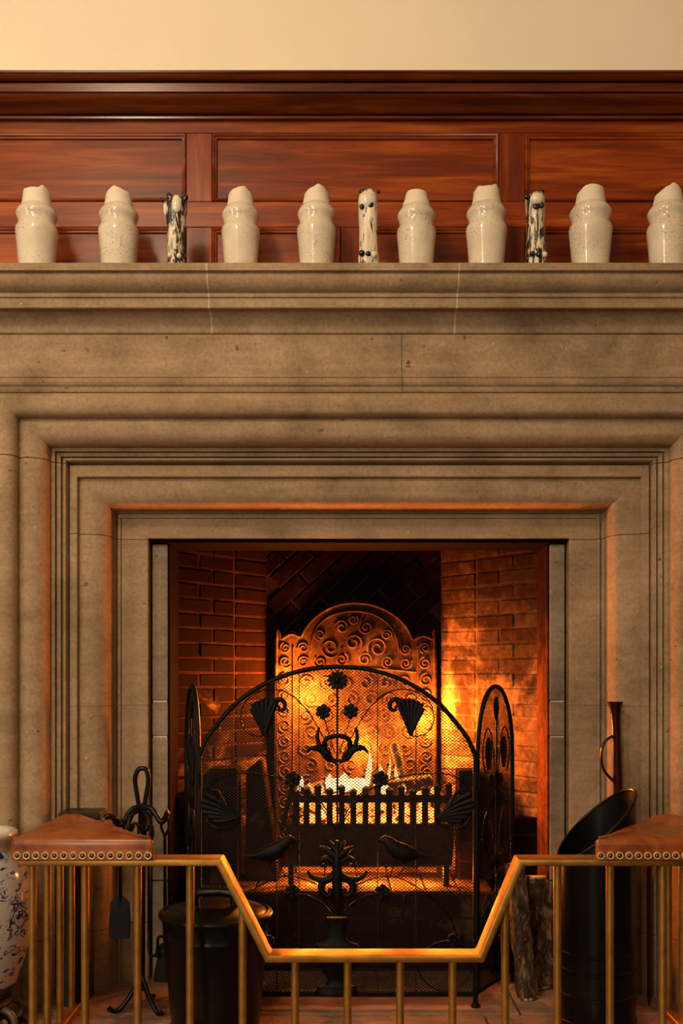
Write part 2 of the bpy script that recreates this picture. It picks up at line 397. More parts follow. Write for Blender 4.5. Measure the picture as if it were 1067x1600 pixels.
for z0, z1, st in ((zb, zt, ups), (2.075, zl, lows)):
    for i, (a, b_) in enumerate(st):
        MB().box(a, b_, PY, -0.06, z0, z1).build('stile', M['wood_v'], pan, bevel=0.002)
        if i + 1 < len(st):
            p0, p1 = b_, st[i+1][0]
            # sunk panel with a moulded edge
            MB().box(p0-0.002, p1+0.002, PY+0.012, -0.062, z0-0.002, z1+0.002).build('panel', M['wood_h'], pan)
            prof = [(0.0, PY+0.011), (0.0, PY+0.001), (0.003, PY-0.003), (0.007, PY-0.001), (0.009, PY+0.004), (0.013, PY+0.005), (0.015, PY+0.010), (0.015, PY+0.013)]
            rr = [[(cx, y, cz) for cx, y, cz in [((p0+d) if sx < 0 else (p1-d), y, (z0+d) if sz < 0 else (z1-d)) for d, y in prof]]
                  for sx, sz in ((-1,-1),(1,-1),(1,1),(-1,1))]
            MB().rings(rr, closed_ring=True, closed_path=True).build('panel_moulding', M['wood_h'], pan, smooth=50)
def yz(pts): return [(y, Z(py, y)) for py, y in pts]
cp = yz([(189, -0.128), (187, -0.140), (185, -0.146), (182, -0.147), (180, -0.142), (178.5, -0.141), (178, -0.150),
         (175, -0.156), (168, -0.163), (160, -0.176), (153, -0.190), (148, -0.196), (146.5, -0.197), (145.5, -0.190), (144, -0.192),
         (143, -0.200), (130, -0.203), (128.5, -0.197), (127.5, -0.205), (126, -0.212), (121, -0.220), (116, -0.224), (114, -0.222), (113, -0.226), (109.5, -0.228)])
top = cp[-1][1]
MB().prism_x(cp + [(-0.09, top), (-0.09, cp[0][1])], -2.1, 2.1).build('cornice', M['wood_dark'], pan, smooth=40)

# ------------------------------------------------------------------ stone chimneypiece
cpz = thing('stone_chimneypiece', (XC, -0.1, 0), 'tall carved sandstone chimneypiece with moulded surround and mantel shelf framing the fire', 'fireplace')
xj = [XC-1.14, -0.368, 0.320, XC+1.14]
shelf = [(-0.05, 1.957), (-0.272, 1.957), (-0.288, 1.956), (-0.290, 1.958), (-0.291, 1.978), (-0.288, 1.980), (-0.288, 1.983), (-0.294, 1.985), (-0.296, 1.994), (-0.294, 1.996),
         (-0.300, 1.998), (-0.311, 2.003), (-0.321, 2.012), (-0.327, 2.022), (-0.329, 2.031), (-0.327, 2.0375), (-0.333, 2.039), (-0.340, 2.040), (-0.341, 2.059), (-0.338, 2.061), (-0.05, 2.061)]
cove = [(-0.05, 1.908), (-0.222, 1.908), (-0.225, 1.911), (-0.226, 1.921), (-0.230, 1.931), (-0.237, 1.941), (-0.245, 1.950), (-0.265, 1.956), (-0.05, 1.956)]
def inset(p, d):
    return [(min(y + d, -0.05), z) for y, z in p]
for i in range(3):
    a, b_ = xj[i], xj[i+1]
    MB().prism_x(shelf, a+0.0026, b_-0.0026).build('shelf_block', M['stone'], cpz, smooth=38)
    MB().prism_x(cove, a+0.0026, b_-0.0026).build('cove_block', M['stone'], cpz, smooth=38)
    if i:
        MB().prism_x(inset(shelf, 0.0012), a-0.0026, a+0.0026).build('mortar_joint', M['mortar_pale'], cpz)
        MB().prism_x(inset(cove, 0.0012), a-0.0026, a+0.0026).build('mortar_joint', M['mortar_pale'], cpz)
frz = [(-0.05, 1.746), (-0.214, 1.746), (-0.218, 1.748), (-0.219, 1.756), (-0.214, 1.759), (-0.206, 1.761), (-0.212, 1.764), (-0.217, 1.771), (-0.217, 1.778), (-0.212, 1.784), (-0.204, 1.787),
       (-0.207, 1.789), (-0.207, 1.799), (-0.203, 1.801), (-0.204, 1.808), (-0.203, 1.815), (-0.195, 1.825), (-0.193, 1.835), (-0.193, 1.907), (-0.05, 1.907)]
frz = [(y-0.025 if y < -0.06 else y, CH+(z-CH)*0.9915) for y, z in frz]; frz[-1] = (-0.05, 1.907); frz[-2] = (frz[-2][0], 1.907); frz[0] = (-0.05, 1.7365); frz[1] = (frz[1][0], 1.7365)
xf = X(627, -0.2)
for a, b_ in ((XC-1.06, xf-0.0008), (xf+0.0008, XC+1.06)):
    MB().prism_x(frz, a, b_).build('frieze_block', M['stone'], cpz, smooth=38)

def frame(prof, a0, z0, zj, name):
    """moulding mitred round the opening: one lintel with short returns, and jambs below zj given as [(z0, z1)]"""
    rl = []
    for sx, zz in ((-1, 'j'), (-1, 't'), (1, 't'), (1, 'j')):
        rl.append([(XC + sx*(a0+dx), y, zj[0] if zz == 'j' else z0+dz) for dx, dz, y in prof])
    MB().rings(rl).build(name + '_lintel', M['stone'], cpz, smooth=34)
    for sx in (-1, 1):
        for lo, hi in zj[1]:
            MB().rings([[(XC + sx*(a0+dx), y, z) for dx, dz, y in prof] for z in (lo, hi)]).build(name + '_jamb', M['stone'], cpz, smooth=34)
outer = [(0, 0, 0.05), (0, 0, -0.113), (0.002, 0.002, -0.116), (0.008, 0.007, -0.117), (0.010, 0.0085, -0.106), (0.013, 0.011, -0.106), (0.014, 0.012, -0.121), (0.024, 0.0205, -0.125), (0.0255, 0.022, -0.113),
         (0.028, 0.024, -0.113), (0.029, 0.025, -0.129), (0.038, 0.033, -0.132), (0.0395, 0.0345, -0.142), (0.0405, 0.0355, -0.156), (0.046, 0.041, -0.171), (0.056, 0.051, -0.184), (0.071, 0.065, -0.192),
         (0.090, 0.082, -0.195), (0.104, 0.095, -0.193), (0.111, 0.1015, -0.187), (0.1125, 0.1035, -0.189), (0.1130, 0.105, -0.202), (0.117, 0.110, -0.216), (0.126, 0.120, -0.227), (0.139, 0.134, -0.233), (0.154, 0.149, -0.233),
         (0.166, 0.161, -0.227), (0.173, 0.169, -0.217), (0.176, 0.1725, -0.205), (0.176, 0.1725, 0.08)]
outer = [(dx, dz, y-0.03) for dx, dz, y in outer]
frame(outer, 0.8560, 1.5630, (1.557, [(0.1825, 1.5545), (0.0, 0.18)]), 'outer')
inner = [(0, 0, 0.15), (0, 0, 0.003), (0.003, 0.003, 0.0), (0.082, 0.061, 0.0), (0.0825, 0.0615, -0.009), (0.089, 0.069, -0.012), (0.091, 0.071, -0.001), (0.095, 0.0745, -0.001), (0.0965, 0.076, -0.014), (0.100, 0.079, -0.018),
         (0.1002, 0.0795, -0.046), (0.1015, 0.082, -0.066), (0.107, 0.089, -0.084), (0.119, 0.102, -0.098), (0.137, 0.120, -0.107), (0.160, 0.143, -0.112), (0.182, 0.1615, -0.110), (0.1825, 0.162, -0.124), (0.185, 0.165, -0.128), (0.2035, 0.195, -0.128), (0.2065, 0.198, -0.124), (0.2065, 0.198, 0.05)]
frame(inner, 0.645, 1.357, (1.3545, [(0.8465, 1.3525), (0.1825, 0.8455), (0.0, 0.18)]), 'inner')
# narrow stone slips lining the opening
for sx in (-1, 1):
    a, b_ = sorted((XC + sx*0.591, XC + sx*0.638))
    for lo, hi in ((0.0, 0.30), (0.303, 0.745), (0.75, 0.855), (0.859, 1.343)):
        m_ = MB().box(a, b_, 0.03, 0.20, lo, hi).build('slip_stone', M['slip'], cpz, bevel=0.003)
    for z in (0.7475, 0.857):
        MB().box(a+0.002, b_-0.002, 0.0325, 0.19, z-0.0025, z+0.0025).build('mortar_joint', M['mortar_pale'], cpz)

M['lining'] = brick_mat('sooty shaded rusted iron lining', [(0.13, 0.04, 0.018)]*4, 0.5, 0.35, (0.70, 1.15, 0.93))  # rust and soot, with firelight fading upward painted in
MB().box(XC-0.64, XC+0.64, 0.012, 0.15, 1.3455, 1.3565).build('added_soffit_strip', M['lead'], cpz, bevel=0.002)  # dark strip added under the lintel to stop its firelit glow
for sx in (-1, 1):
    a, b_ = sorted((XC + sx*0.5905, XC + sx*0.585))
    MB().box(a, b_, 0.036, 0.20, 0.0, 1.343).build('reveal_lining', M['lead' if sx < 0 else 'lining'], cpz, bevel=0.001)  # left plate coloured black to stand for missing firelight

# ------------------------------------------------------------------ brick firebox
def unit_brick():
    return MB().box(-0.5, 0.5, -0.5, 0.5, -0.5, 0.5)
def brick_mesh(L, D, H, mat, k):
    m = MB().box(-L/2, L/2, -D/2, D/2, -H/2, H/2); m.v = [(x+random.uniform(-.0012,.0012), y+random.uniform(-.0015,.0015), z+random.uniform(-.0012,.0012)) for x, y, z in m.v]
    return m.mesh('brick', mat, bevel=0.0035, smooth=0)
CO = 0.0498; JT = 0.006
def cheek(name, p0, p1, mat, jmat, H=1.62):
    """splayed side wall from p0 (front) to p1 (back); brick faces lie in that plane"""
    p0 = Vector((*p0, 0)); p1 = Vector((*p1, 0)); d = p1 - p0; L = d.length; d.normalize()
    nrm = Vector((d.y, -d.x, 0));
    if nrm.x * (XC - p0.x) < 0: nrm = -nrm      # towards the fire
    ang = math.atan2(d.y, d.x)
    q = [p0 - nrm*0.003, p1 - nrm*0.003, p1 - nrm*0.10, p0 - nrm*0.10]
    root = MB().prism_z([(v.x, v.y) for v in q], 0.0, H).build(name, jmat, smooth=0); tag(root, kind='structure')
    sizes = [0.178, 0.110]; lib = {s: [brick_mesh(s-JT, 0.03, CO-JT, mat, k) for k in range(4)] for s in (0.178, 0.110, 0.0977-0.0)}
    rows = [(0.178, 0.110, 0.178-0.0123), (0.110, 0.178, 0.178-0.0123)]
    for r in range(int(H/CO)):
        u = 0.0
        seq = [0.178, 0.110, 0.178] if r % 2 else [0.110, 0.178, 0.178]
        sc = L / sum(seq)
        for s in seq:
            c = p0 + d*(u + s*sc/2) - nrm*(0.015 + random.uniform(-0.0015, 0.0015)); u += s*sc
            place('brick', random.choice(lib[s]), root, (c.x, c.y, CO*(r+0.5)), (0, random.uniform(-.006,.006), ang), (sc*0.995, 1, 1))
    return root
FL, FRt = XC-0.593, XC+0.593
cheek('wall_firebox_left', (FL, 0.203), (-0.267, 0.55), M['brick_soot_shade'], M['joint_sooty'])
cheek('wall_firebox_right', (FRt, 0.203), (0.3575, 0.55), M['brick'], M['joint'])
bk = MB().box(-0.42, 0.52, 0.556, 0.66, 0, 1.62).build('wall_firebox_back', M['joint_sooty'], smooth=0); tag(bk, kind='structure')
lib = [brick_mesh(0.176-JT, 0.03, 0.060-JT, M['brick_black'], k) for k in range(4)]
a45 = R(42); ca, sa = math.cos(a45), math.sin(a45)
for i in range(-14, 30):          # courses of bricks laid slantwise
    for j in range(-5, 14):
        u = j*0.176 + (0.088 if i % 2 else 0); v = i*0.060
        cx, cz = -0.4 + u*ca - v*sa, u*sa + v*ca
        if -0.30 < cx < 0.39 and 0.25 < cz < 1.6:
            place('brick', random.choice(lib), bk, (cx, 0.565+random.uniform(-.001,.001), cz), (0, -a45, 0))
flu = MB(); flu.box(-0.62, 0.72, 0.20, 0.70, 1.62, 1.68); flu.box(-0.62, 0.72, 0.15, 0.20, 1.345, 1.68); flu.box(-0.62, 0.72, 0.66, 0.70, 0, 1.68)
flu.box(-0.66, -0.62, 0.20, 0.70, 0, 1.68); flu.box(0.72, 0.76, 0.20, 0.70, 0, 1.68)
tag(flu.build('wall_flue', M['lead'], smooth=0), kind='structure')

# raised brick hearth under the fire
rh = thing('raised_brick_hearth', (XC, 0.13, 0), 'low raised brick hearth step under the fire basket', 'hearth')
MB().prism_z([(-0.50, 0.128), (0.605, 0.128), (0.605, 0.2), (0.37, 0.54), (-0.28, 0.54), (-0.50, 0.2)], 0.0, 0.243).build('core', M['joint_sooty'], rh, smooth=0)
lb = [brick_mesh(0.176, 0.03, 0.074, M['brick_soot_shade'], k) for k in range(3)]
for r in range(3):
    for i in range(-1, 7):
        c = -0.44 + i*0.182 + (0.09 if r % 2 else 0); lo = max(c-0.088, -0.50); hi = min(c+0.088, 0.605)
        if hi - lo > 0.03:
            place('brick', random.choice(lb), rh, ((lo+hi)/2, 0.140, 0.041+r*0.081), (0,0,0), ((hi-lo)/0.176, 1, 1))
lt = [brick_mesh(0.105, 0.205, 0.03, M['brick'], k) for k in range(3)]
for i in range(10):
    for j in range(2):
        if j and not 1 < i < 8: continue
        e_ = i in (0, 9)
        place('brick', random.choice(lt), rh, (-0.445 + i*0.11, 0.183 if e_ else 0.23 + j*0.21, 0.233), (0,0,0), (1, 0.54 if e_ else 1, 1))

# brick hobs standing on the raised hearth at both sides of the basket
def hob(name, x0, x1, y0, y1, z0, z1, label, nx, mat='brick_black'):
    t = thing(name, ((x0+x1)/2, y0, z0), label, 'hob')
    MB().box(x0+0.004, x1-0.004, y0+0.004, y1-0.004, z0, z1-0.004).build('core', M['joint_sooty'], t, smooth=0)
    n = max(1, round((z1-z0)/0.062)); h = (z1-z0)/n; w_ = (x1-x0)/nx; ny = max(1, round((y1-y0)/0.16)); d_ = (y1-y0)/ny
    ms = [brick_mesh(w_-0.005, d_-0.005, h-0.005, M[mat], k) for k in range(3)]
    for k in range(n):
        for i in range(nx):
            for j in range(ny):
                place('brick', random.choice(ms), t, (x0+w_*(i+.5), y0+d_*(j+.5), z0+h*(k+.5)))
    return t
hob('brick_hob', -0.435, X(372, 0.22), 0.215, 0.36, 0.249, Z(1200, 0.215), 'sooty brick hob next to the sloping stone fire cheek', 2, 'brick_soot_shade')
t = thing('stone_fire_cheek', (-0.24, 0.30, 0.249), 'sloping dark stone fire cheek between brick hob and fire basket', 'fire cheek')
MB().prism_y([(X(383, .28), 0.249), (X(436, .28), 0.249), (X(409, .28), Z(1188, .28)), (X(401, .28), Z(1190, .28)), (X(384, .28), Z(1206, .28))], 0.28, 0.44).build('slab', M['brick_soot_shade'], t, bevel=0.004)
hob('brick_hob', X(716, 0.30), X(752, 0.30), 0.30, 0.42, 0.249, Z(1203, 0.30), 'tall narrow sooty brick hob close against the fire basket end', 1)
hob('brick_hob', X(786, 0.19), X(846, 0.19), 0.205, 0.265, 0.249, Z(1278, 0.19), 'short blackened brick hob beside the lit firebox jamb', 1)

# ------------------------------------------------------------------ cast iron fireback
fy = 0.524
fb = thing('fireback', (0.05, fy, 0.25), 'arched cast iron fireback covered in raised scrollwork', 'fireback')
S = lambda px, py: (X(px, fy), Z(py, fy))
arch = [(470, 991), (477, 977), (490, 962), (506, 950), (526, 941), (552, 937), (580, 940), (604, 949), (624, 963), (638, 980), (645, 995)]
outl = [(428, 1330), (428, 1006), (429, 998), (438, 993), (447, 990), (455, 985), (463, 986)] + arch + [(651, 990), (661, 988), (672, 992), (681, 995), (683, 1004), (683, 1330)]
MB().prism_y([S(*p) for p in outl], fy, 0.548).build('plate', M['cast'], fb, smooth=30, bevel=0.002)
def ft(pts, r, name='scroll', n=6, seg=6):
    p = spline([(*S(*q),) for q in pts], n); MB().tube([(v[0], fy-0.001, v[1]) for v in [(a.x, a.y) for a in p]], r, seg).build(name, M['cast'], fb, smooth=60)
def S2(pts): return [(a, b_) for a, b_ in pts]
_sp = spline
def spline2(pts, n=6, closed=False): return [(v.x, v.y) for v in _sp([(a, b_, 0) for a, b_ in pts], n, closed)]
def ft(pts, r, name='scroll', n=6, seg=6):
    q = [S(*p) for p in spline2(pts, n)]
    MB().tube([(x, fy-0.001, z) for x, z in q], r, seg).build(name, M['cast'], fb, smooth=60)
ft([(432, 1325), (432, 1008), (440, 999), (455, 991), (470, 996)], 0.006, 'rim')
ft([(x, y+5) for x, y in arch], 0.006, 'rim')
ft([(646, 1000), (660, 994), (675, 999), (679, 1010), (679, 1325)], 0.006, 'rim')
ft([(653, 1010), (653, 1325)], 0.004, 'rim'); ft([(458, 1010), (458, 1325)], 0.004, 'rim')
ft([(484, 1020), (492, 985), (515, 963), (552, 955), (588, 962), (614, 984), (624, 1018)], 0.004, 'rim')
ft([(462, 1050), (500, 1046), (552, 1044), (604, 1046), (650, 1050)], 0.005, 'rim')
def spiral(cx, cy, r0, turns, a0, dirn, r=0.0045, tail=None):
    pts = [] if tail is None else [tail]
    n = int(turns*9)
    for k in range(n+1):
        t_ = k/n; a = a0 + dirn*turns*2*math.pi*t_; rr = r0*(1-0.82*t_); pts.append((cx+rr*math.cos(a), cy+rr*math.sin(a)))
    ft(pts, r, 'scroll', 3)
for k, (cx, cy, rr, d_) in enumerate([(516,1012,17,1),(552,1004,15,-1),(590,1012,17,1),(500,1034,10,-1),(534,1030,11,1),(570,1030,11,-1),(606,1034,10,1),(534,980,12,1),(572,980,12,-1),(552,968,8,1),(604,992,9,-1),(500,992,9,1),
                         (474,1012,9,1),(446,1012,9,-1),(474,1034,9,-1),(446,1034,10,1),(664,1012,9,1),(634,1014,9,-1),(664,1036,10,-1),(634,1036,10,1)]):
    spiral(cx, cy, rr, 1.6, k*1.3, d_)
for k in range(11):
    cy = 1062 + k*24
    spiral(666, cy, 11, 1.5, (math.pi/2 if k % 2 else -math.pi/2), 1 if k % 2 else -1, 0.004)
    spiral(445, cy, 11, 1.5, (math.pi/2 if k % 2 else -math.pi/2), 1 if k % 2 else -1, 0.004)
for r in range(7):
    for c in range(6):
        cx = 478 + c*31 + (8 if r % 2 else 0); cy = 1066 + r*26
        spiral(cx, cy, 12, 1.3, r*0.9+c*1.7, 1 if (r+c) % 2 else -1, 0.0042)

# ------------------------------------------------------------------ fire basket and fire
gy = 0.205
gb = thing('fire_basket', (0.08, gy, 0.249), 'black iron fire basket with a row of upright spiked bars', 'fire grate')
G = lambda px, py, y=gy: (X(px, y), y, Z(py, y))
x0, x1 = X(452, gy), X(700, gy)
def bar(px, top, bot, lean=0, r=0.0112):
    a = G(px, bot); b_ = G(px+lean, top+12); c = G(px+lean*1.1, top)
    MB().tube([a, b_, (c[0], c[1], c[2]-0.008), c], [r, r, r*1.25, 0.002], 6).build('bar', M['soot_iron'], gb)
for k, px in enumerate([462, 479, 497, 515, 534, 552, 571, 590, 608, 627, 645, 664, 683]):
    bar(px, 1232 - (k*7 % 5)*2, 1296)
bar(440, 1218, 1298, 16, 0.009); bar(705, 1222, 1298, -4, 0.011)
MB().box(x0, x1, gy-0.006, gy+0.006, Z(1254, gy), Z(1242, gy)).build('top_rail', M['soot_iron'], gb, bevel=0.002)
ap = [(x0-0.012, Z(1287, gy)), (x1+0.012, Z(1287, gy)), (x1+0.02, Z(1300, gy)), (x1+0.012, Z(1352, gy)), (x0-0.0, Z(1352, gy)), (x0-0.014, Z(1305, gy))]
MB().prism_y(ap, gy-0.012, gy+0.012).build('front_plate', M['ash'], gb, bevel=0.003)
for k in range(13):
    px = 470 + k*18
    MB().ball(G(px, 1300), 0.012, 0.01, 0.014, 8, 6).build('boss', M['soot_iron'], gb)
MB().box(x0, x1, gy, 0.44, Z(1352, gy), Z(1343, gy)).build('tray', M['soot_iron'], gb, bevel=0.002)
for sx in (x0+0.006, x1-0.006):
    for yy in (gy+0.006, 0.43): MB().box(sx-0.009, sx+0.009, yy-0.009, yy+0.009, 0.249, Z(1345, gy)).build('leg', M['soot_iron'], gb)
    for z in (1252, 1275): MB().box(sx-0.006, sx+0.006, gy, 0.44, Z(z, gy)-0.006, Z(z, gy)+0.006).build('side_rail', M['soot_iron'], gb)

def lump(c, r, seed, stretch=(1,1,1)):
    rg = random.Random(seed); ph = [rg.uniform(0, 6) for _ in range(6)]
    def f(p):
        d = Vector(p) - Vector(c); k = 1 + 0.22*math.sin(d.x/r*2.1+ph[0]) + 0.2*math.sin(d.z/r*2.7+ph[1]) + 0.16*math.sin(d.y/r*3+ph[2])
        return tuple(Vector(c) + Vector((d.x*stretch[0], d.y*stretch[1], d.z*stretch[2]))*k)
    return MB().ball(c, r, r, r, 9, 6, f)
emb = MB()
rg = random.Random(3)
for k in range(70):
    c = (rg.uniform(x0+0.03, x1-0.03), rg.uniform(0.235, 0.42), 0); z = 0.40 + 0.13*rg.random() - 0.25*abs(c[1]-0.33)
    l = lump((c[0], c[1], z), rg.uniform(0.016, 0.03), k); emb.add(l.v, l.f)
eo = emb.build('ember_bed', M['ember'], smooth=0); tag(eo, 'heap of glowing orange embers filling the fire basket', 'embers', kind='stuff')
bd = MB().box(x0+0.01, x1-0.01, gy+0.02, 0.43, Z(1340, gy)-0.002, 0.40).build('ash_bed', M['ash'], smooth=0); tag(bd, 'dark ash bed under the embers in the basket', 'ash', kind='stuff')

def log(name, p0, p1, r, mat, endmat, label, cat='log', seed=1, group=None, rough=0.12, n=9):
    p0, p1 = Vector(p0), Vector(p1); rg = random.Random(seed); t = thing(name, tuple(p0), label, cat, group)
    pts = [p0.lerp(p1, k/n) + Vector((rg.uniform(-1,1), rg.uniform(-1,1), rg.uniform(-1,1)))*r*0.08 for k in range(n+1)]
    mb = MB().tube(pts, [r*(1+rg.uniform(-rough, rough)*0.5) for _ in pts], 18)
    c0 = (p0+p1)/2; ax = (p1-p0).normalized()
    prof = [1+rg.uniform(-rough, rough) for _ in range(18)]
    vv = []
    for i, v in enumerate(mb.v):
        v = Vector(v); q = pts[i//18]; vv.append(tuple(q + (v-q)*prof[i % 18]*(1+rg.uniform(-.03,.03))))
    mb.v = vv; mb.build('bark', mat, t, smooth=50)
    for s, p, a in ((-1, pts[0], -ax), (1, pts[-1], ax)):
        u = ax.orthogonal().normalized(); w_ = ax.cross(u)
        MB().rings([[tuple(p + a*d + (u*math.cos(2*math.pi*k/14)+w_*math.sin(2*math.pi*k/14))*r*0.86) for k in range(14)] for d in (-0.004, 0.0025)]).build('cut_end', endmat, t, smooth=30)
    return t
log('burning_log', (X(512, .31), .31, Z(1226, .31)), (X(572, .33), .33, Z(1226, .33)), 0.022, M['log_hot'], M['log_hot'], 'short pale white-hot log glowing behind the screen stem', seed=4)
log('burning_log', (X(590, .33), .30, Z(1232, .33)), (X(672, .34), .37, Z(1222, .34)), 0.026, M['log_char'], M['log_char'], 'charred log lying across embers with flames above it', seed=5)
log('burning_log', (X(633, .37), .37, Z(1238, .37)), (X(617, .40), .43, Z(1165, .40)), 0.017, M['log_char'], M['log_char'], 'charred stick standing upright in the fire against the fireback', seed=6)
log('burning_log', (X(470, .33), .30, Z(1238, .33)), (X(505, .33), .38, Z(1232, .33)), 0.022, M['log_char'], M['log_char'], 'small charred log lying near the sloping fire cheek', seed=8)

fire = thing('fire', (0.08, 0.33, 0.42), 'bright yellow flames licking up from the burning logs', 'fire')
def flame(px, py0, py1, wpx, y, bend, mat):
    pts, rs = [], []
    for k in range(9):
        t_ = k/8; pts.append((X(px + bend*math.sin(t_*2.6)*t_, y), y, Z(py0 + (py1-py0)*t_, y))); rs.append(max(0.0008, wpx*0.0011*(math.sin(math.pi*(0.18+0.82*t_)))**1.0*(1-0.35*t_)))
    MB().tube(pts, rs, 10, flat=0.7).build('flame_tongue', M[mat], fire, smooth=80)
for a in [(574, 1228, 1172, 11, .31, 6, 'flame_core'), (588, 1230, 1194, 15, .33, 10, 'flame_core'), (606, 1230, 1178, 6, .35, 5, 'flame'), (622, 1228, 1196, 8, .34, -6, 'flame'),
          (536, 1230, 1207, 24, .34, 3, 'flame_core'), (517, 1230, 1209, 20, .33, -3, 'flame_core'), (644, 1232, 1214, 14, .36, 6, 'flame'), (468, 1236, 1213, 10, .30, 6, 'flame_core'),
          (486, 1240, 1223, 13, .31, -4, 'flame'), (676, 1240, 1226, 11, .31, 4, 'flame'), (556, 1240, 1214, 22, .29, 3, 'flame_core'), (602, 1240, 1220, 18, .27, -5, 'flame_core'), (500, 1240, 1224, 14, .29, 3, 'flame'), (628, 1240, 1224, 14, .29, 3, 'flame')]:
    flame(*a)

# ------------------------------------------------------------------ three-fold fire screen
sy = -0.235
scr = thing('fire_screen', (X(527, sy), sy, 0), 'black wrought iron folding fire screen with mesh, flowers and two birds', 'fire screen')
S = lambda px, py, dy=0: (X(px, sy), sy+dy, Z(py, sy))
PXM = (sy-CY)/F
IR = M['iron']
def wire(pts, r, name='scroll_wire', parent=scr, n=6, dy=-0.004, seg=6, closed=False, fn=None):
    fn = fn or S
    q = [fn(a, b_, dy) for a, b_ in spline2(pts, n, closed)]
    return MB().tube(q, r, seg, closed).build(name, IR, parent, smooth=60)
mir = lambda pts: [(1054-a, b_) for a, b_ in pts]
archp = [(311, 1182), (323, 1155), (341, 1130), (368, 1100), (404, 1074), (446, 1055), (488, 1045), (527, 1042)]
AP = spline2(archp, 6); AP = [p for p in AP]; full = AP + [(1054-a, b_) for a, b_ in reversed(AP[:-1])]
MB().tube([S(*p) for p in full], 0.0068, 8).build('arch_frame', IR, scr, smooth=60)
MB().box(X(311, sy), X(743, sy), sy-0.006, sy+0.006, Z(1557, sy), Z(1549, sy)).build('bottom_rail', IR, scr, bevel=0.002)
for px in (311, 743):
    MB().box(X(px, sy)-0.007, X(px, sy)+0.007, sy-0.007, sy+0.007, 0.006, Z(1180, sy)).build('post', IR, scr, bevel=0.002)
    MB().lathe([(0.013, 0.0), (0.014, 0.004), (0.010, 0.009), (0.006, 0.013)], 12, (X(px, sy), sy, 0.0)).build('foot', IR, scr)

def clip_mesh(inside, xr, zr, to3, pitch, r, parent):
    """woven diagonal wire mesh clipped to a region of the (u, w) plane"""
    mb = MB(); diag = math.hypot(xr[1]-xr[0], zr[1]-zr[0]); cu, cw = (xr[0]+xr[1])/2, (zr[0]+zr[1])/2
    for sgn in (1, -1):
        a = R(38)*sgn; du, dw = math.cos(a), math.sin(a); nu, nw = -dw, du
        k = -int(diag/pitch/2)-1
        while k*pitch < diag/2+pitch:
            ou, ow = cu+nu*k*pitch, cw+nw*k*pitch; run = None; st = 0.006; n = int(diag/st)
            for i in range(n+2):
                s_ = -diag/2 + i*st; u, w_ = ou+du*s_, ow+dw*s_; ok = inside(u, w_) and i <= n
                if ok and run is None: run = (u, w_)
                if not ok and run is not None:
                    u1, w1 = u-du*st, w_-dw*st
                    if math.hypot(u1-run[0], w1-run[1]) > 0.008:
                        mb.tube([to3(*run, sgn*r*0.6), to3(u1, w1, sgn*r*0.6)], r, 3)
                    run = None
            k += 1
    o = mb.build('wire_mesh', M['mesh'], parent, smooth=0); o['kind'] = 'stuff'; return o
def arch_z(u):                       # height of the arch at x = u
    p = u/PXM + PX
    for (a, b_), (c, d_) in zip(full, full[1:]):
        if a <= p <= c and c > a: return Z(b_ + (d_-b_)*(p-a)/(c-a), sy)
    return -1
clip_mesh(lambda u, w_: X(312, sy) < u < X(742, sy) and Z(1551, sy) < w_ < max(Z(1180, sy), arch_z(u)), (X(311, sy), X(743, sy)), (Z(1553, sy), Z(1042, sy)), lambda u, w_, d_: (u, sy+0.003+d_, w_), 0.0068, 0.0011, scr)
for px in (432, 467, 590, 650):
    MB().tube([S(px, 1552, 0.006), (X(px, sy), sy+0.006, arch_z(X(px, sy)))], 0.0016, 5).build('stay_wire', IR, scr)

def flower(cx, cy, r, n, name='flower', dy=-0.008, rot=0.0, parent=scr, fn=S):
    mb = MB(); c = fn(cx, cy, dy)
    for k in range(n):
        a = rot + 2*math.pi*k/n; pts = []
        for (d_, s_) in ((0.12, 0.10), (0.55, 0.34), (0.85, 0.36), (1.0, 0.14), (1.04, 0), (1.0, -0.14), (0.85, -0.36), (0.55, -0.34), (0.12, -0.10)):
            w_ = s_*6.3/n
            pts.append((c[0]+r*PXM*(d_*math.cos(a)-w_*math.sin(a)), c[2]+r*PXM*(d_*math.sin(a)+w_*math.cos(a))))
        mb.petal(pts, c[1], 0.003, 0.004)
    o = mb.build(name, IR, parent, smooth=50)
    MB().lathe([(r*PXM*0.30, -0.002), (r*PXM*0.30, 0.005), (r*PXM*0.18, 0.009), (0.0006, 0.010)], 10, c, axis='y').build('flower_centre', IR, o, smooth=50)
    return o
flower(527, 1063, 16, 12, 'rosette')
for cx, cy, r in ((505, 1112, 12), (548, 1111, 12), (457, 1217, 13), (594, 1217, 13), (457, 1393, 12), (597, 1393, 12), (710, 1468, 12)):
    flower(cx, cy, r, 6, rot=0.4)
wire([(527, 1078), (527, 1290)], 0.0034, 'stem', n=2, dy=-0.006)
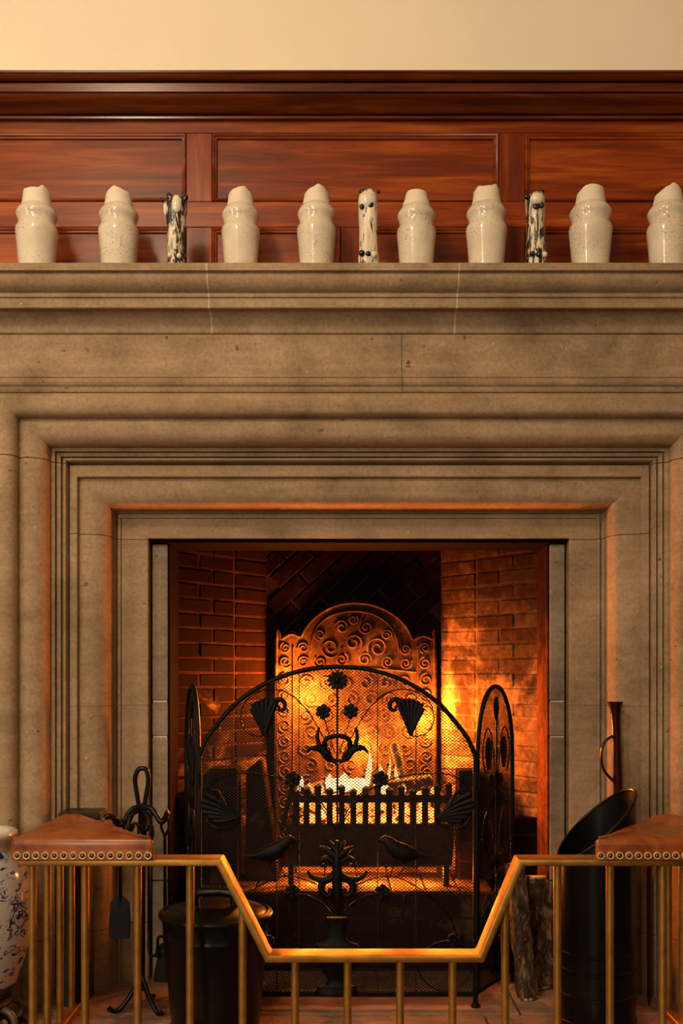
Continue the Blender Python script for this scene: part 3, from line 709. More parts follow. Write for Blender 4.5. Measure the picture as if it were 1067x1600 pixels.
for s_ in (0, 1):
    m_ = mir if s_ else (lambda p: p)
    # scrolling wires
    wire(m_([(518, 1178), (503, 1148), (480, 1110), (455, 1086), (430, 1077), (402, 1082), (383, 1098), (376, 1122), (384, 1142), (400, 1150), (413, 1149)]), 0.0019)
    wire(m_([(524, 1178), (515, 1150), (507, 1122)]), 0.0017)
    wire(m_([(525, 1298), (508, 1262), (478, 1234), (440, 1216), (390, 1208), (350, 1211), (326, 1228), (316, 1256), (324, 1284), (344, 1295), (366, 1288), (376, 1272)]), 0.0019)
    wire(m_([(522, 1292), (500, 1258), (470, 1230), (460, 1222)]), 0.0016)
    wire(m_([(500, 1385), (480, 1375), (455, 1369), (432, 1371), (405, 1384), (380, 1402), (352, 1432), (338, 1470)]), 0.0019)
    wire(m_([(520, 1428), (505, 1412), (485, 1400), (466, 1396)]), 0.0016)
    wire(m_([(402, 1506), (393, 1530), (368, 1547), (338, 1540), (319, 1516), (322, 1488), (345, 1470), (375, 1474), (395, 1490)]), 0.0019, closed=True)
    # lily petals
    wire(m_([(525, 1190), (512, 1184), (502, 1172), (492, 1168), (484, 1170), (479, 1177)]), [0.0075 + 0.0025*math.sin(i/30*math.pi) - 0.006*max(0, i-18)/12 for i in range(31)], 'petal', dy=-0.008)
    wire(m_([(518, 1184), (509, 1172), (507, 1160), (514, 1152), (527, 1149)]), 0.0078, 'petal', dy=-0.009)
    q = [S(a, b_, -0.008) for a, b_ in spline2(m_([(510, 1176), (500, 1166), (496, 1150), (499, 1136)]), 5)]
    MB().tube(q, [0.0085*(1-0.75*k/len(q)) + 0.001 for k in range(len(q))], 7).build('leaf', IR, scr, smooth=60)
    # curled palmettes: ribs fanning from a point, and a curled tip
    mb = MB(); base = (413, 1150)
    for k, tip in enumerate([(394, 1106), (396, 1099), (402, 1095), (410, 1092), (418, 1091), (426, 1092), (433, 1094)]):
        c = ((base[0]+tip[0])/2 + (3-k)*0.6, (base[1]+tip[1])/2 + 2)
        q = [S(a, b_, -0.007) for a, b_ in spline2(m_([base, c, tip]), 6)]; n = len(q)
        mb.tube(q, [0.0025+0.0058*math.sin(min(1, (i+0.3)/n*0.75)*2.2) for i in range(n)], 7, flat=0.8)
    q = [S(a, b_, -0.007) for a, b_ in spline2(m_([(420, 1110), (428, 1096), (438, 1093), (445, 1099), (444, 1108), (437, 1109), (436, 1103)]), 5)]
    mb.tube(q, [0.0085*(1-0.5*i/len(q)) for i in range(len(q))], 7)
    mb.build('palmette', IR, scr, smooth=60)
    mb = MB(); base = (372, 1277)
    for k, tip in enumerate([(320, 1240), (316, 1250), (315, 1259), (318, 1268), (325, 1276), (334, 1283)]):
        c = ((base[0]+tip[0])/2, (base[1]+tip[1])/2 - 4 + k*1.2)
        q = [S(a, b_, -0.007) for a, b_ in spline2(m_([base, c, tip]), 6)]; n = len(q)
        mb.tube(q, [0.002+0.0058*math.sin(min(1, (i+0.3)/n*0.8)*2.1) for i in range(n)], 7, flat=0.8)
    q = [S(a, b_, -0.007) for a, b_ in spline2(m_([(352, 1258), (346, 1246), (340, 1236), (332, 1234), (331, 1242), (336, 1244)]), 5)]
    mb.tube(q, [0.006*(1-0.5*i/len(q)) for i in range(len(q))], 7)
    mb.build('palmette', IR, scr, smooth=60)
    # central fleur: scrolls, horns, leaves
    def horn(pts, rr, name):
        q = [S(a, b_, -0.010) for a, b_ in spline2(m_(pts), 5)]; n = len(q)
        MB().tube(q, [rr[0] + (rr[1]-rr[0])*i/(n-1) for i in range(n)], 8).build(name, IR, scr, smooth=60)
    horn([(527, 1338), (516, 1331), (508, 1325), (499, 1322)], (0.016, 0.002), 'leaf')
    horn([(527, 1332), (521, 1322), (515, 1313)], (0.014, 0.003), 'leaf')
    horn([(524, 1352), (518, 1343), (510, 1340), (502, 1344), (502, 1350), (508, 1351)], (0.011, 0.0045), 'scroll')
    horn([(524, 1366), (512, 1373), (498, 1373), (486, 1368), (481, 1359)], (0.014, 0.0035), 'scroll')
    horn([(506, 1374), (502, 1386), (508, 1397), (516, 1397), (517, 1390), (512, 1389)], (0.012, 0.006), 'scroll')
    # bird
    rgp = [(378, 1337, 1.2), (388, 1337, 2.0), (398, 1336, 3.2), (408, 1334, 7), (420, 1332, 10), (432, 1328, 10.5), (442, 1321, 8.5), (449, 1314, 7), (455, 1311, 5.6), (460, 1312, 3), (465, 1314, 0.6)]
    mb = MB(); q = [S(*(m_([(a, b_)])[0]), -0.012) for a, b_, _ in rgp]
    mb.tube(q, [c*PXM*(1.33 if c > 4 else 1.15) for _, _, c in rgp], 10, flat=0.75); bo = mb.build('bird', IR, scr, smooth=80)
    wire(m_([(424, 1340), (422, 1352), (430, 1364), (433, 1371)]), 0.0018, 'bird_leg', parent=bo, dy=-0.008)
    wire(m_([(436, 1338), (440, 1354), (445, 1369)]), 0.0018, 'bird_leg', parent=bo, dy=-0.008)
MB().tube([S(527, 1312, -0.012), S(527, 1340, -0.013), S(527, 1368, -0.013), S(527, 1392, -0.012), S(527, 1410, -0.010), S(527, 1428, -0.008)], [0.006, 0.013, 0.016, 0.014, 0.012, 0.003], 10).build('fleur_body', IR, scr, smooth=60)
# urn below the fleur
up = [(16.5, 1432), (17.5, 1434), (16, 1437), (13, 1440), (12.5, 1452), (14.5, 1462), (20, 1470), (33, 1474), (35, 1477), (33, 1481), (34, 1488), (31, 1500), (24, 1514), (16, 1524), (14, 1530), (18, 1536), (30, 1539), (31, 1545), (34, 1547), (34, 1553)]
MB().lathe([(r*PXM, Z(py, sy)) for r, py in reversed(up)], 28, (X(526, sy), sy-0.009, 0), sq=0.30).build('urn', IR, scr, smooth=40)

# folding wings
def wing(hx, ex, ey, mirror):
    """wing hinged at hx; outer post at (ex, ey)"""
    h = Vector((hx, sy, 0)); e = Vector((ex, ey, 0)); d = e-h; L = d.length; d.normalize()
    n = Vector((d.y, -d.x, 0));
    if n.y > 0: n = -n
    P = lambda u, z, o=0.0: tuple(h + d*u + n*o + Vector((0, 0, z)))
    zr = Z(1195, sy); zc = 0.905; zb_ = Z(1553, sy)
    ua, ub = 0.012, L-0.004
    pr = [(ua, zb_)] + [((ua+ub)/2 - (ub-ua)/2*math.cos(math.pi*k/28), zr + (zc-zr)*math.sin(math.pi*k/28)**0.85) for k in range(29)] + [(ub, zb_)]
    MB().tube([P(u, z) for u, z in pr], 0.0068, 8).build('wing_frame', IR, scr, smooth=60)
    MB().tube([P(0.012, zb_), P(L-0.004, zb_)], 0.005, 8).build('wing_rail', IR, scr)
    MB().tube([P(L-0.004, 0.004), P(L-0.004, zb_)], 0.0065, 8).build('wing_foot', IR, scr)
    for z in (0.15, 0.62): MB().tube([(hx, sy, z), (hx, sy, z+0.04)], 0.010, 8).build('hinge', IR, scr)
    def top(u):
        for (a, b_), (c, e_) in zip(pr, pr[1:]):
            if a <= u <= c and c-a > 1e-6: return b_+(e_-b_)*(u-a)/(c-a)
        return zr
    clip_mesh(lambda u, w_: 0.014 < u < L-0.006 and zb_ < w_ < top(u), (0, L), (zb_, zc), lambda u, w_, o: P(u, w_, -0.003+o), 0.0068, 0.0011, scr)
    MB().tube([P(L*0.5, zb_, .005), P(L*0.5, zc-0.03, .005)], 0.003, 6).build('stem', IR, scr)
    def lf(cu, cz, ru, rz, name='leaf'):
        mb = MB(); pts = [(cu+ru*math.cos(a)*(1+0.25*math.sin(a)), cz+rz*math.sin(a)) for a in [2*math.pi*k/14 for k in range(14)]]
        c = P(cu, cz, 0.014); f0 = [P(u, z, 0.006) for u, z in pts]; f1 = [P(u, z, 0.003) for u, z in pts]; m = len(pts)
        mb.add(f0+f1+[c], [(k, (k+1) % m, 2*m) for k in range(m)] + [((k+1) % m, k, m+k, m+(k+1) % m) for k in range(m)] + [tuple(range(2*m-1, m-1, -1))])
        mb.build(name, IR, scr, smooth=60)
    lf(L*0.5, zc-0.065, 0.016, 0.036, 'bud')
    for z0 in (0.70, 0.46, 0.22):
        for s_ in (-1, 1):
            lf(L*0.5+s_*0.055, z0+0.01, 0.021, 0.048, 'palmette'); lf(L*0.5+s_*0.03, z0-0.07, 0.017, 0.020, 'leaf'); lf(L*0.5+s_*0.026, z0-0.125, 0.013, 0.030, 'leaf')
            q = spline2([(L*0.5, z0-0.11), (L*0.5+s_*0.03, z0+0.04), (L*0.5+s_*0.06, z0+0.085), (L*0.5+s_*0.092, z0+0.05), (L*0.5+s_*0.098, z0), (L*0.5+s_*0.075, z0-0.05)], 5)
            MB().tube([P(u, z, .005) for u, z in q], 0.0022, 6).build('scroll_wire', IR, scr, smooth=60)
wing(X(743, sy), X(801, -0.005), -0.005, False)
wing(X(311, sy), X(291, 0.05), 0.05, True)

# ------------------------------------------------------------------ club fender
fy0, fy1 = -0.65, -0.58
fd = thing('club_fender', (0.079, -0.615, 0), 'brass club fender with a dipped front rail and round uprights', 'fender')
BRS = M['brass']
zu = Z(1343, fy0); zlw = Z(1494, fy0); th = 0.0165
pl = X(27, fy0); pr_ = 2*0.079 - pl
mid = [(pl, zu), (X(345, fy0), zu), (X(421, fy0), zlw), (X(749, fy0), zlw), (X(811, fy0), zu), (pr_, zu)]
def offs(p, t_):
    out = []
    for i, a in enumerate(p):
        a = Vector(a); d0 = (a-Vector(p[i-1])).normalized() if i else None; d1 = (Vector(p[i+1])-a).normalized() if i+1 < len(p) else None
        n0 = Vector((-d0.y, d0.x)) if d0 else None; n1 = Vector((-d1.y, d1.x)) if d1 else None
        n = (n0 or n1) if not (n0 and n1) else (n0+n1)/(1+n0.dot(n1))
        out.append(tuple(a - n*t_))
    return out
low = offs(mid, th)
rg_ = [[(t_[0], fy0, t_[1]), (t_[0], fy1, t_[1]), (b_[0], fy1, b_[1]), (b_[0], fy0, b_[1])] for t_, b_ in zip(mid, low)]
MB().rings(rg_).build('front_rail', BRS, fd, bevel=0.0035, bseg=2, smooth=40)
for a in (pl, pr_-0.07):
    MB().box(a, a+0.07, fy1+0.001, -0.245, zu-th, zu).build('side_rail', BRS, fd, bevel=0.003, bseg=2)
def ztop(x):
    for (a, b_), (c, d_) in zip(low, low[1:]):
        if a <= x <= c: return b_+(d_-b_)*(x-a)/(c-a)
    return zu-th
sp = 0.1283; xs = [-0.755 + sp*k for k in range(14)]; ms = {}
def post(x, y, h):
    k = round(h, 3)
    if k not in ms: ms[k] = MB().tube([(0, 0, 0.016), (0, 0, h)], 0.0098, 14).mesh('upright', BRS, smooth=50)
    place('upright', ms[k], fd, (x, y, 0))
for x in xs: post(x, -0.615, ztop(x)+0.003)
for x in (xs[0]+0.003, xs[-1]-0.003):
    for k in range(1, 4): post(x, -0.615 + 0.113*k, zu-th+0.003)
MB().box(pl, pr_, fy0-0.005, fy1+0.005, -0.003, 0.018).build('base_rail', BRS, fd, bevel=0.004)
for a in (pl, pr_-0.07): MB().box(a+0.02, a+0.05, fy1+0.006, -0.245, -0.0029, 0.016).build('base_rail', BRS, fd, bevel=0.003)
stud = MB(); stud.lathe([(0.0092, 0), (0.0092, 0.002), (0.0080, 0.0034), (0.0066, 0.0030), (0.0058, 0.0012)], 16, axis='y')
stud_me = stud.mesh('stud_ring', M['brass_bright'], smooth=50)
dome_me = MB().lathe([(0.0060, 0.0006), (0.0056, 0.0026), (0.0040, 0.0046), (0.0018, 0.0056), (0.0003, 0.0058)], 12, axis='y').mesh('stud', M['brass_dark'], smooth=60)
def seat(sx, label):
    c = 0.079; mx = (lambda x: x) if sx < 0 else (lambda x: 2*c - x)
    poly = [(mx(-0.795), -0.664), (mx(-0.446), -0.664), (mx(-0.732), -0.238), (mx(-0.790), -0.238)]
    if sx > 0: poly.reverse()
    t = thing('fender_seat', (poly[0][0], -0.6, zu), label, 'seat', None)
    z0, z1 = zu+0.0004, Z(1309, -0.664)
    bm = bmesh.new(); b = [bm.verts.new((x, y, z0)) for x, y in poly]; bm.faces.new(list(reversed(b)))
    tp = [bm.verts.new((x, y, z1)) for x, y in poly]; bm.faces.new(tp)
    for k in range(4): bm.faces.new((b[k], b[(k+1) % 4], tp[(k+1) % 4], tp[k]))
    bmesh.ops.recalc_face_normals(bm, faces=bm.faces)
    vert_e = [e for e in bm.edges if abs(e.verts[0].co.z-e.verts[1].co.z) > 0.01]
    bmesh.ops.bevel(bm, geom=vert_e, offset=0.014, segments=4, profile=0.5, affect='EDGES')
    top_e = [e for e in bm.edges if all(abs(v.co.z-z1) < 1e-5 for v in e.verts)]
    bmesh.ops.bevel(bm, geom=top_e, offset=0.020, segments=5, profile=0.6, affect='EDGES')
    tf = max((f for f in bm.faces if f.normal.z > 0.99), key=lambda f: f.calc_area())
    r_ = bmesh.ops.poke(bm, faces=[tf]); r_['verts'][0].co.z += 0.008
    me = bpy.data.meshes.new('cushion'); bm.to_mesh(me); bm.free(); me.shade_smooth(); me.set_sharp_from_angle(angle=R(50)); me.materials.append(M['leather'])
    o = bpy.data.objects.new('cushion', me); C.objects.link(o); attach(o, t)
    zs = Z(1336.5, -0.664) + 0.0
    MB().box(*sorted((mx(-0.781), mx(-0.460))), -0.6665, -0.662, zs-0.0125, zs+0.0125).build('leather_trim', M['leather'], t, bevel=0.002)
    for k in range(15):
        x = mx(-0.776 + k*0.02237)
        s_ = place('stud', dome_me, t, (x, -0.6665, zs)); q = place('stud_ring', stud_me, s_, (x, -0.6665, zs))
seat(-1, 'triangular tan leather fender corner seat near the blue and white jar')
seat(1, 'triangular worn brown leather fender corner seat in front of the black scuttle')

# ------------------------------------------------------------------ mantel jars
JY = -0.272; k0 = (JY-CY)/F; SH = 2.061
jars = [
 (57.5, 65, 301, [(-1,1),(-.8,1),(-.6,-1),(.35,-1),(.7,5),(1,1)], 'cream stoneware jar with a dipped horned rim on the mantel'),
 (185.5, 63, 302, [(-1,-7),(-.5,0),(-.2,3),(.25,0),(.6,-4),(1,-5)], 'cream stoneware jar with sloping peaked rim next to the eared black-streaked figurine'),
 (376, 60, 302, [(-1,-5),(-.5,-1),(.1,2),(.45,3),(.8,-3),(1,-6)], 'smooth cream stoneware jar with gently rounded rim on the mantel joint'),
 (494.5, 61, 300, [(-1,-8),(-.4,-2),(.2,4),(.5,2),(1,-5)], 'speckled cream stoneware jar with pointed rim next to the white figurine'),
 (650.5, 61, 303, [(-1,-2),(-.85,0),(1,-1)], 'cream stoneware jar with a flat straight-cut rim on the mantel'),
 (760, 64, 299, [(-1,-2),(-.75,2),(-.4,-1),(.2,0),(.65,4),(1,1)], 'cream stoneware jar with a saddle-shaped rim next to the brown-streaked figurine'),
 (922.5, 67, 299, [(-1,-7),(-.6,1),(-.2,2),(.7,1),(1,0)], 'stout speckled cream stoneware jar with nearly level rim rounded at one corner'),
 (1044, 66, 299, [(-1,-12),(-.3,-1),(.1,4),(.4,2),(1,-6)], 'cream stoneware jar with steep pointed rim at the mantel end')]
def lerp_tab(tab, x):
    if x <= tab[0][0]: return tab[0][1]
    for (a, b_), (c, d_) in zip(tab, tab[1:]):
        if x <= c:
            t_ = (x-a)/(c-a); t_ = t_*t_*(3-2*t_); return b_+(d_-b_)*t_
    return tab[-1][1]
for cx, wd, tp, rim, lab in jars:
    x = X(cx, JY); s = wd/65.0; t = thing('stoneware_jar', (x, JY, SH), lab, 'jar', 'cream stoneware jars along the mantel')
    hz = lambda py: Z(py, JY)
    off = (tp-301)
    prof = [(26.0, 418.5), (27.3, 419), (28.4, 404), (29.8, 388), (31.2, 374), (32.3, 365), (32.7, 359.5), (31.5, 355.3), (28.9, 352.3), (28.0, 349), (28.4, 344.5), (30.2, 340.5), (31.6, 337.5), (31.5, 334.5), (29.6, 331), (26.6, 327), (23.2, 324)]
    pr2 = [(r*s*k0, hz(py+ (off if py < 415 else 0))) for r, py in prof]; zb_ = pr2[0][1]
    pr2 = [(r, SH + 0.0004 + (z-pr2[0][1])*((hz(324+off)-SH)/(hz(324+off)-pr2[0][1]))) for r, z in pr2]
    mb = MB().lathe(pr2, 40, (x, JY, 0)); mb.build('body', M['glaze'], t, smooth=60)
    mb = MB(); rr = []
    nt_ = 17.8 if cx == 650.5 else 20.0
    levels = [(23.6, 325, 0), (22.9, 322, 0), (22.0, 316, .12), (nt_+1.0, 309, .5), (nt_+0.2, 302, 0.97), (nt_-0.6, 300.6, 1), (nt_-2.6, 300.9, 1), (17.0, 312, .3), (18.5, 322, 0)]
    for r, py, wgt in levels:
        ring = []
        for k in range(40):
            a = 2*math.pi*k/40; dz = lerp_tab(rim, math.cos(a)); dz = (dz if dz > 0 else dz*0.6)*k0*wgt
            ring.append((x+r*s*k0*math.cos(a), JY+r*s*k0*math.sin(a), hz(py+off)+dz))
        rr.append(ring)
    mb.rings(rr, cap=False); mb.build('neck', M['bisque'], t, smooth=55)

# glazed animal-headed figurines between the jars
GY = -0.300; kg = (GY-CY)/F
def lumpy(prof, cx, seg, amp, ph, top_cap=True):
    rr = []
    for i, (r, py, dx) in enumerate(prof):
        ring = []
        for k in range(seg):
            a = 2*math.pi*k/seg; q = 1 + amp*math.sin(3*a+ph+i*0.35) + amp*0.6*math.sin(5*a-ph*2+i*0.5)
            ring.append((X(cx+dx, GY)+r*kg*q*math.cos(a), GY+r*kg*q*math.sin(a), max(SH+0.0005, Z(py, GY))))
        rr.append(ring)
    return MB().rings(rr)
def fig(cx, label, mat, prof, heads, ears, eyes, feet, ph):
    t = thing('ceramic_figurine', (X(cx, GY), GY, SH), label, 'figurine', 'streaked figurines along the mantel')
    lumpy(prof, cx, 24, 0.06, ph).build('body', M[mat], t, smooth=70)
    for px, py, rx, rz, yy in heads:
        h = MB().ball((X(px, GY), GY+yy, Z(py, GY)), rx*kg, rx*kg*0.8, rz*kg, 16, 12).build('head', M['ceramic_white'], t, smooth=80)
    for px, py, rx, rz, tilt in ears:
        c = (X(px, GY), GY-0.012, Z(py, GY)); f = lambda p: (c[0]+(p[0]-c[0])*math.cos(tilt)-(p[2]-c[2])*math.sin(tilt), p[1], c[2]+(p[0]-c[0])*math.sin(tilt)+(p[2]-c[2])*math.cos(tilt))
        MB().ball(c, rx*kg, 0.006, rz*kg, 10, 8, f).build('ear', M['ceramic_black'], t, smooth=80)
    for px, py, rx, rz in eyes:
        MB().ball((X(px, GY), GY-0.0250, Z(py, GY)), rx*kg*1.15, 0.0045, rz*kg*1.15, 10, 8).build('eye', M['ceramic_black'], t, smooth=80)
    for px, py, r in feet:
        MB().ball((X(px, GY), GY-0.026, Z(py, GY)), r*kg, r*kg, r*kg, 10, 8).build('foot', M['ceramic_black' if int(px) % 2 else 'ceramic_white'], t, smooth=80)
fig(275, 'slim black and cream streaked figurine with two heads and pricked black ears', 'streak_a',
    [(14, 419, 0), (15, 415, 0), (15, 400, 0), (14.5, 380, 0), (14, 360, 0), (15, 345, 0), (16.5, 330, 0), (17, 318, 0), (14, 312, 0), (7, 309, 0)],
    [(277.5, 325, 8.5, 15, -0.020), (262, 328, 6, 13, -0.010)], [(265.5, 309, 4, 4.5, 0.3), (290.5, 313, 4.5, 6, -0.5), (254.5, 316, 2.5, 4, 0.4)], [], [(268, 405, 4), (282, 406, 4)], 0.5)
fig(575.5, 'slim white figurine with black eye spots, cap and dark paws', 'streak_b',
    [(15, 419, 0), (16, 415, 0), (16, 404, 0), (14.5, 395, 0), (14, 380, 0), (14, 360, 0), (14.5, 345, 0), (15.5, 332, 0), (15.5, 318, 0), (15, 308, 0), (12, 301, 0), (6, 299, 0)],
    [(574, 318, 14.5, 16, -0.012)], [(568, 302, 8, 3.2, 0.15), (591, 303, 2.6, 3.2, 0.2)], [(565, 329.5, 3.4, 3.6), (579, 326.5, 4.6, 4.4)], [(565, 402, 5), (575, 403, 4.5), (584, 404, 5)], 1.7)
fig(837, 'slim figurine with brown and black dripping streaks and curled black brow', 'streak_c',
    [(15.5, 419, 0), (16, 415, 0), (16, 402, 0), (15, 385, 0), (14.5, 365, 0), (14, 345, 0), (14.5, 332, 0), (15.5, 320, 0), (15.5, 312, 0), (12, 305, 1), (6, 302, 1)],
    [(836.5, 317, 11, 10, -0.020)], [(822, 310, 4.5, 5, 0.4), (845, 303, 4.5, 4, -0.3)], [(836, 329, 6, 4.5), (844, 327, 3, 4)], [(829, 403, 4.5), (839, 404, 5), (848, 404, 4.5)], 2.9)

# ------------------------------------------------------------------ lidded coal bucket
BX, BY = X(337, -0.41), -0.41
bu = thing('coal_bucket', (BX, BY, 0), 'round black lidded metal coal bucket behind the fender', 'bucket')
IG = M['iron_gloss']
MB().lathe([(0.112, 0.0), (0.115, 0.002), (0.136, 0.245), (0.139, 0.250), (0.139, 0.256), (0.137, 0.260), (0.141, 0.296), (0.144, 0.300), (0.138, 0.302)], 48, (BX, BY, 0.0)).build('body', IG, bu, smooth=40)
lid = MB().lathe([(0.143, 0.300), (0.149, 0.301), (0.151, 0.306), (0.149, 0.311), (0.140, 0.315), (0.134, 0.312), (0.120, 0.320), (0.070, 0.330), (0.02, 0.333), (0.0008, 0.3335)], 48, (BX, BY, 0.002)).build('lid', M['iron_gloss'], bu, smooth=40)
hp = spline([(BX-0.052, BY-0.01, 0.332), (BX-0.050, BY-0.012, 0.357), (BX-0.035, BY-0.014, 0.366), (BX+0.035, BY-0.02, 0.366), (BX+0.050, BY-0.022, 0.357), (BX+0.052, BY-0.024, 0.332)], 5)
MB().tube(hp, 0.011, 8, flat=1.2).build('lid_handle', IG, lid, smooth=60)
for sx in (-1, 1):
    MB().tube(spline([(BX+sx*0.134, BY-0.02, 0.25), (BX+sx*0.150, BY-0.01, 0.245), (BX+sx*0.154, BY, 0.215), (BX+sx*0.150, BY+0.01, 0.19), (BX+sx*0.128, BY+0.02, 0.20)], 4), 0.004, 6).build('side_handle', IG, bu, smooth=60)

# ------------------------------------------------------------------ companion set (tool stand)
TX, TY = X(222, -0.27), -0.270
ts = thing('fire_tool_stand', (TX, TY, 0), 'black wrought iron fireside tool stand with looped handle and hooks', 'tool stand')
T = lambda px, py, dy=0: (X(px, TY), TY+dy, Z(py, TY))
MB().tube(spline([T(219, 1268), T(214, 1240), T(211, 1218), T(215, 1204), T(222, 1200.5), T(229, 1204), T(232, 1218), T(229, 1240), T(224, 1268)], 6), 0.0068, 8).build('loop_handle', IG, ts, smooth=60)
MB().tube([T(222, 1255), T(222, 1275), (TX, TY, 0.06)], [0.008, 0.011, 0.008], 10).build('pole', IG, ts)
for pts in ([(222, 1262, 0), (211, 1262, -.01), (203, 1270, -.02), (196, 1284, -.028), (189, 1285, -.032), (183, 1276, -.036), (175, 1272, -.04), (169, 1275, -.042)],
            [(222, 1262, 0), (236, 1262, -.01), (246, 1272, -.02), (254, 1282, -.028), (260, 1278, -.03), (264, 1268, -.034), (267, 1266, -.035)],
            [(222, 1264, 0), (212, 1268, -.03), (207, 1280, -.05), (210, 1290, -.058), (215, 1284, -.06)], [(222, 1264, 0), (232, 1270, -.03), (238, 1282, -.05), (233, 1292, -.058), (228, 1284, -.06)]):
    MB().tube(spline([T(*p) for p in pts], 5), 0.0078, 8).build('hook_arm', IG, ts, smooth=60)
for a in (200, 320, 80):
    dx, dy = math.cos(R(a)), math.sin(R(a))
    MB().tube(spline([(TX, TY, 0.10), (TX+dx*0.03, TY+dy*0.03, 0.05), (TX+dx*0.062, TY+dy*0.062, 0.012), (TX+dx*0.082, TY+dy*0.078, 0.010), (TX+dx*0.092, TY+dy*0.086, 0.02)], 5), 0.007, 8).build('foot', IG, ts, smooth=60)
# tools hanging from the hooks
def tool(px, y, top, bot, label, kind):
    x = X(px, y); zt_, zb_ = Z(top, y), Z(bot, y); t = thing('hearth_' + kind, (x, y, zb_), label, kind)
    lp = spline([(x, y, zt_-0.05), (x-0.010, y, zt_-0.03), (x-0.008, y, zt_-0.006), (x, y, zt_), (x+0.008, y, zt_-0.006), (x+0.010, y, zt_-0.03), (x, y, zt_-0.05)], 4)
    MB().tube(lp, 0.0042, 7).build('loop', IG, t, smooth=60)
    MB().tube([(x, y, zt_-0.048), (x, y, zb_+0.08)], 0.0052, 8).build('shaft', IG, t)
    if kind == 'shovel': MB().rings([[(x-w_, y+yo, z), (x+w_, y+yo, z), (x+w_, y+yo+0.004, z), (x-w_, y+yo+0.004, z)] for w_, z, yo in ((0.006, zb_+0.115, 0), (0.026, zb_+0.10, -0.004), (0.030, zb_+0.04, -0.008), (0.028, zb_, -0.012))]).build('pan', M['iron'], t, bevel=0.001)
    elif kind == 'brush':
        MB().lathe([(0.008, 0.10), (0.026, 0.09), (0.028, 0.065), (0.020, 0.062)], 14, (x, y, zb_)).build('head', IG, t)
        MB().lathe([(0.020, 0.064), (0.030, 0.02), (0.032, 0.0)], 18, (x, y, zb_)).build('bristles', M['soot_iron'], t)
    else:
        MB().tube(spline([(x, y, zb_+0.085), (x, y, zb_+0.03), (x+0.006, y, zb_+0.012), (x+0.02, y, zb_+0.014)], 4), [0.0052]*8+[0.004]*5 if False else 0.0045, 7).build('tip', IG, t)
tool(188, TY-0.033, 1281, 1465, 'black hearth shovel hanging from the tool stand', 'shovel')
tool(258, TY-0.028, 1277, 1530, 'black hearth brush hanging from the tool stand beside the bucket', 'brush')
tool(211, TY-0.058, 1286, 1520, 'black iron poker with loop handle hanging from the tool stand', 'poker')
tool(233, TY-0.058, 1288, 1500, 'black iron hooked rake hanging from the tool stand', 'rake')

# ------------------------------------------------------------------ tall scuttle, slender jug, pokers, logs at the right
QX, QY, QR = X(932, -0.37), -0.37, 0.102
sc_ = thing('coal_scuttle', (QX, QY, 0), 'tall black metal coal scuttle with a slanted pouring lip', 'scuttle')
def rimz(a):                          # the lip rises in one slanted plane to its highest point
    return 0.535 + 0.092*math.cos(a - R(8))
rr = []; ns = 48
for fr, r in ((0, 0.110), (0.004, 0.116), (0.04, 0.117), (0.045, 0.1205), (0.055, 0.1205), (0.06, 0.117), (0.20, 0.117), (0.205, 0.1205), (0.222, 0.1205), (0.227, 0.117), (0.36, 0.117), (0.365, 0.1205), (0.38, 0.1205), (0.385, 0.117), (0.47, 0.117), (0.476, 0.1205), (0.485, 0.1205), (0.49, 0.117), (0.75, 0.117), (0.99, 0.118), (1.0, 0.1185), (1.0, 0.1145), (0.9, 0.113), (0.06, 0.112)):
    ring = []
    for k in range(ns):
        a = 2*math.pi*k/ns; z = fr*0.42 if fr < 0.6 else None
        if z is None: z = 0.25 + (rimz(a)-0.25)*((fr-0.6)/0.4)
        ring.append((QX+r*0.872*math.cos(a), QY+r*0.872*math.sin(a), z))
    rr.append(ring)
rr[-1] = [(x, y, 0.05) for x, y, z in rr[-1]]
MB().rings(rr).build('body', IG, sc_, smooth=40)
MB().tube([(QX+0.1017*math.cos(2*math.pi*k/ns), QY+0.1017*math.sin(2*math.pi*k/ns), rimz(2*math.pi*k/ns)) for k in range(ns)], 0.004, 6, closed=True).build('rolled_rim', IG, sc_, smooth=60)

VY = -0.150
ju = thing('slender_jug', (X(964, VY), VY, 0), 'tall slender dark metal jug with flared mouth behind the scuttle', 'jug')
V = lambda px, py, dy=0: (X(px, VY), VY+dy, Z(py, VY))
kv = (VY-CY)/F
pts = [(966, 1600, 9.5), (966, 1540, 9.5), (966, 1440, 9.2), (966, 1380, 9), (966, 1330, 8.8), (966, 1300, 8.6), (965.5, 1240, 7.6), (964, 1180, 6.8), (963, 1140, 6.8), (962, 1118, 7.6), (961.3, 1106, 9.5), (961, 1099, 11.6), (961, 1096.5, 12.4), (961, 1098, 10.0), (961.3, 1106, 8.0)]
rr = []
for px, py, r in pts:
    rr.append([(X(px, VY)+r*kv*math.cos(2*math.pi*k/20), VY+r*kv*math.sin(2*math.pi*k/20), max(0.0005, Z(py, VY))) for k in range(20)])
M['copper'] = plain('dark lacquered copper', (0.035, 0.008, 0.005), 0.2, 0.5, 0.5, 30, 0.3)
MB().rings(rr).build('body', M['copper'], ju, smooth=60)
MB().tube(spline([V(957, 1150), V(947, 1157), V(941, 1168), V(939.5, 1184), V(942, 1200), V(950, 1212), V(960, 1222)], 6), 0.0042, 8, flat=1.6).build('handle', M['copper'], ju, smooth=60)

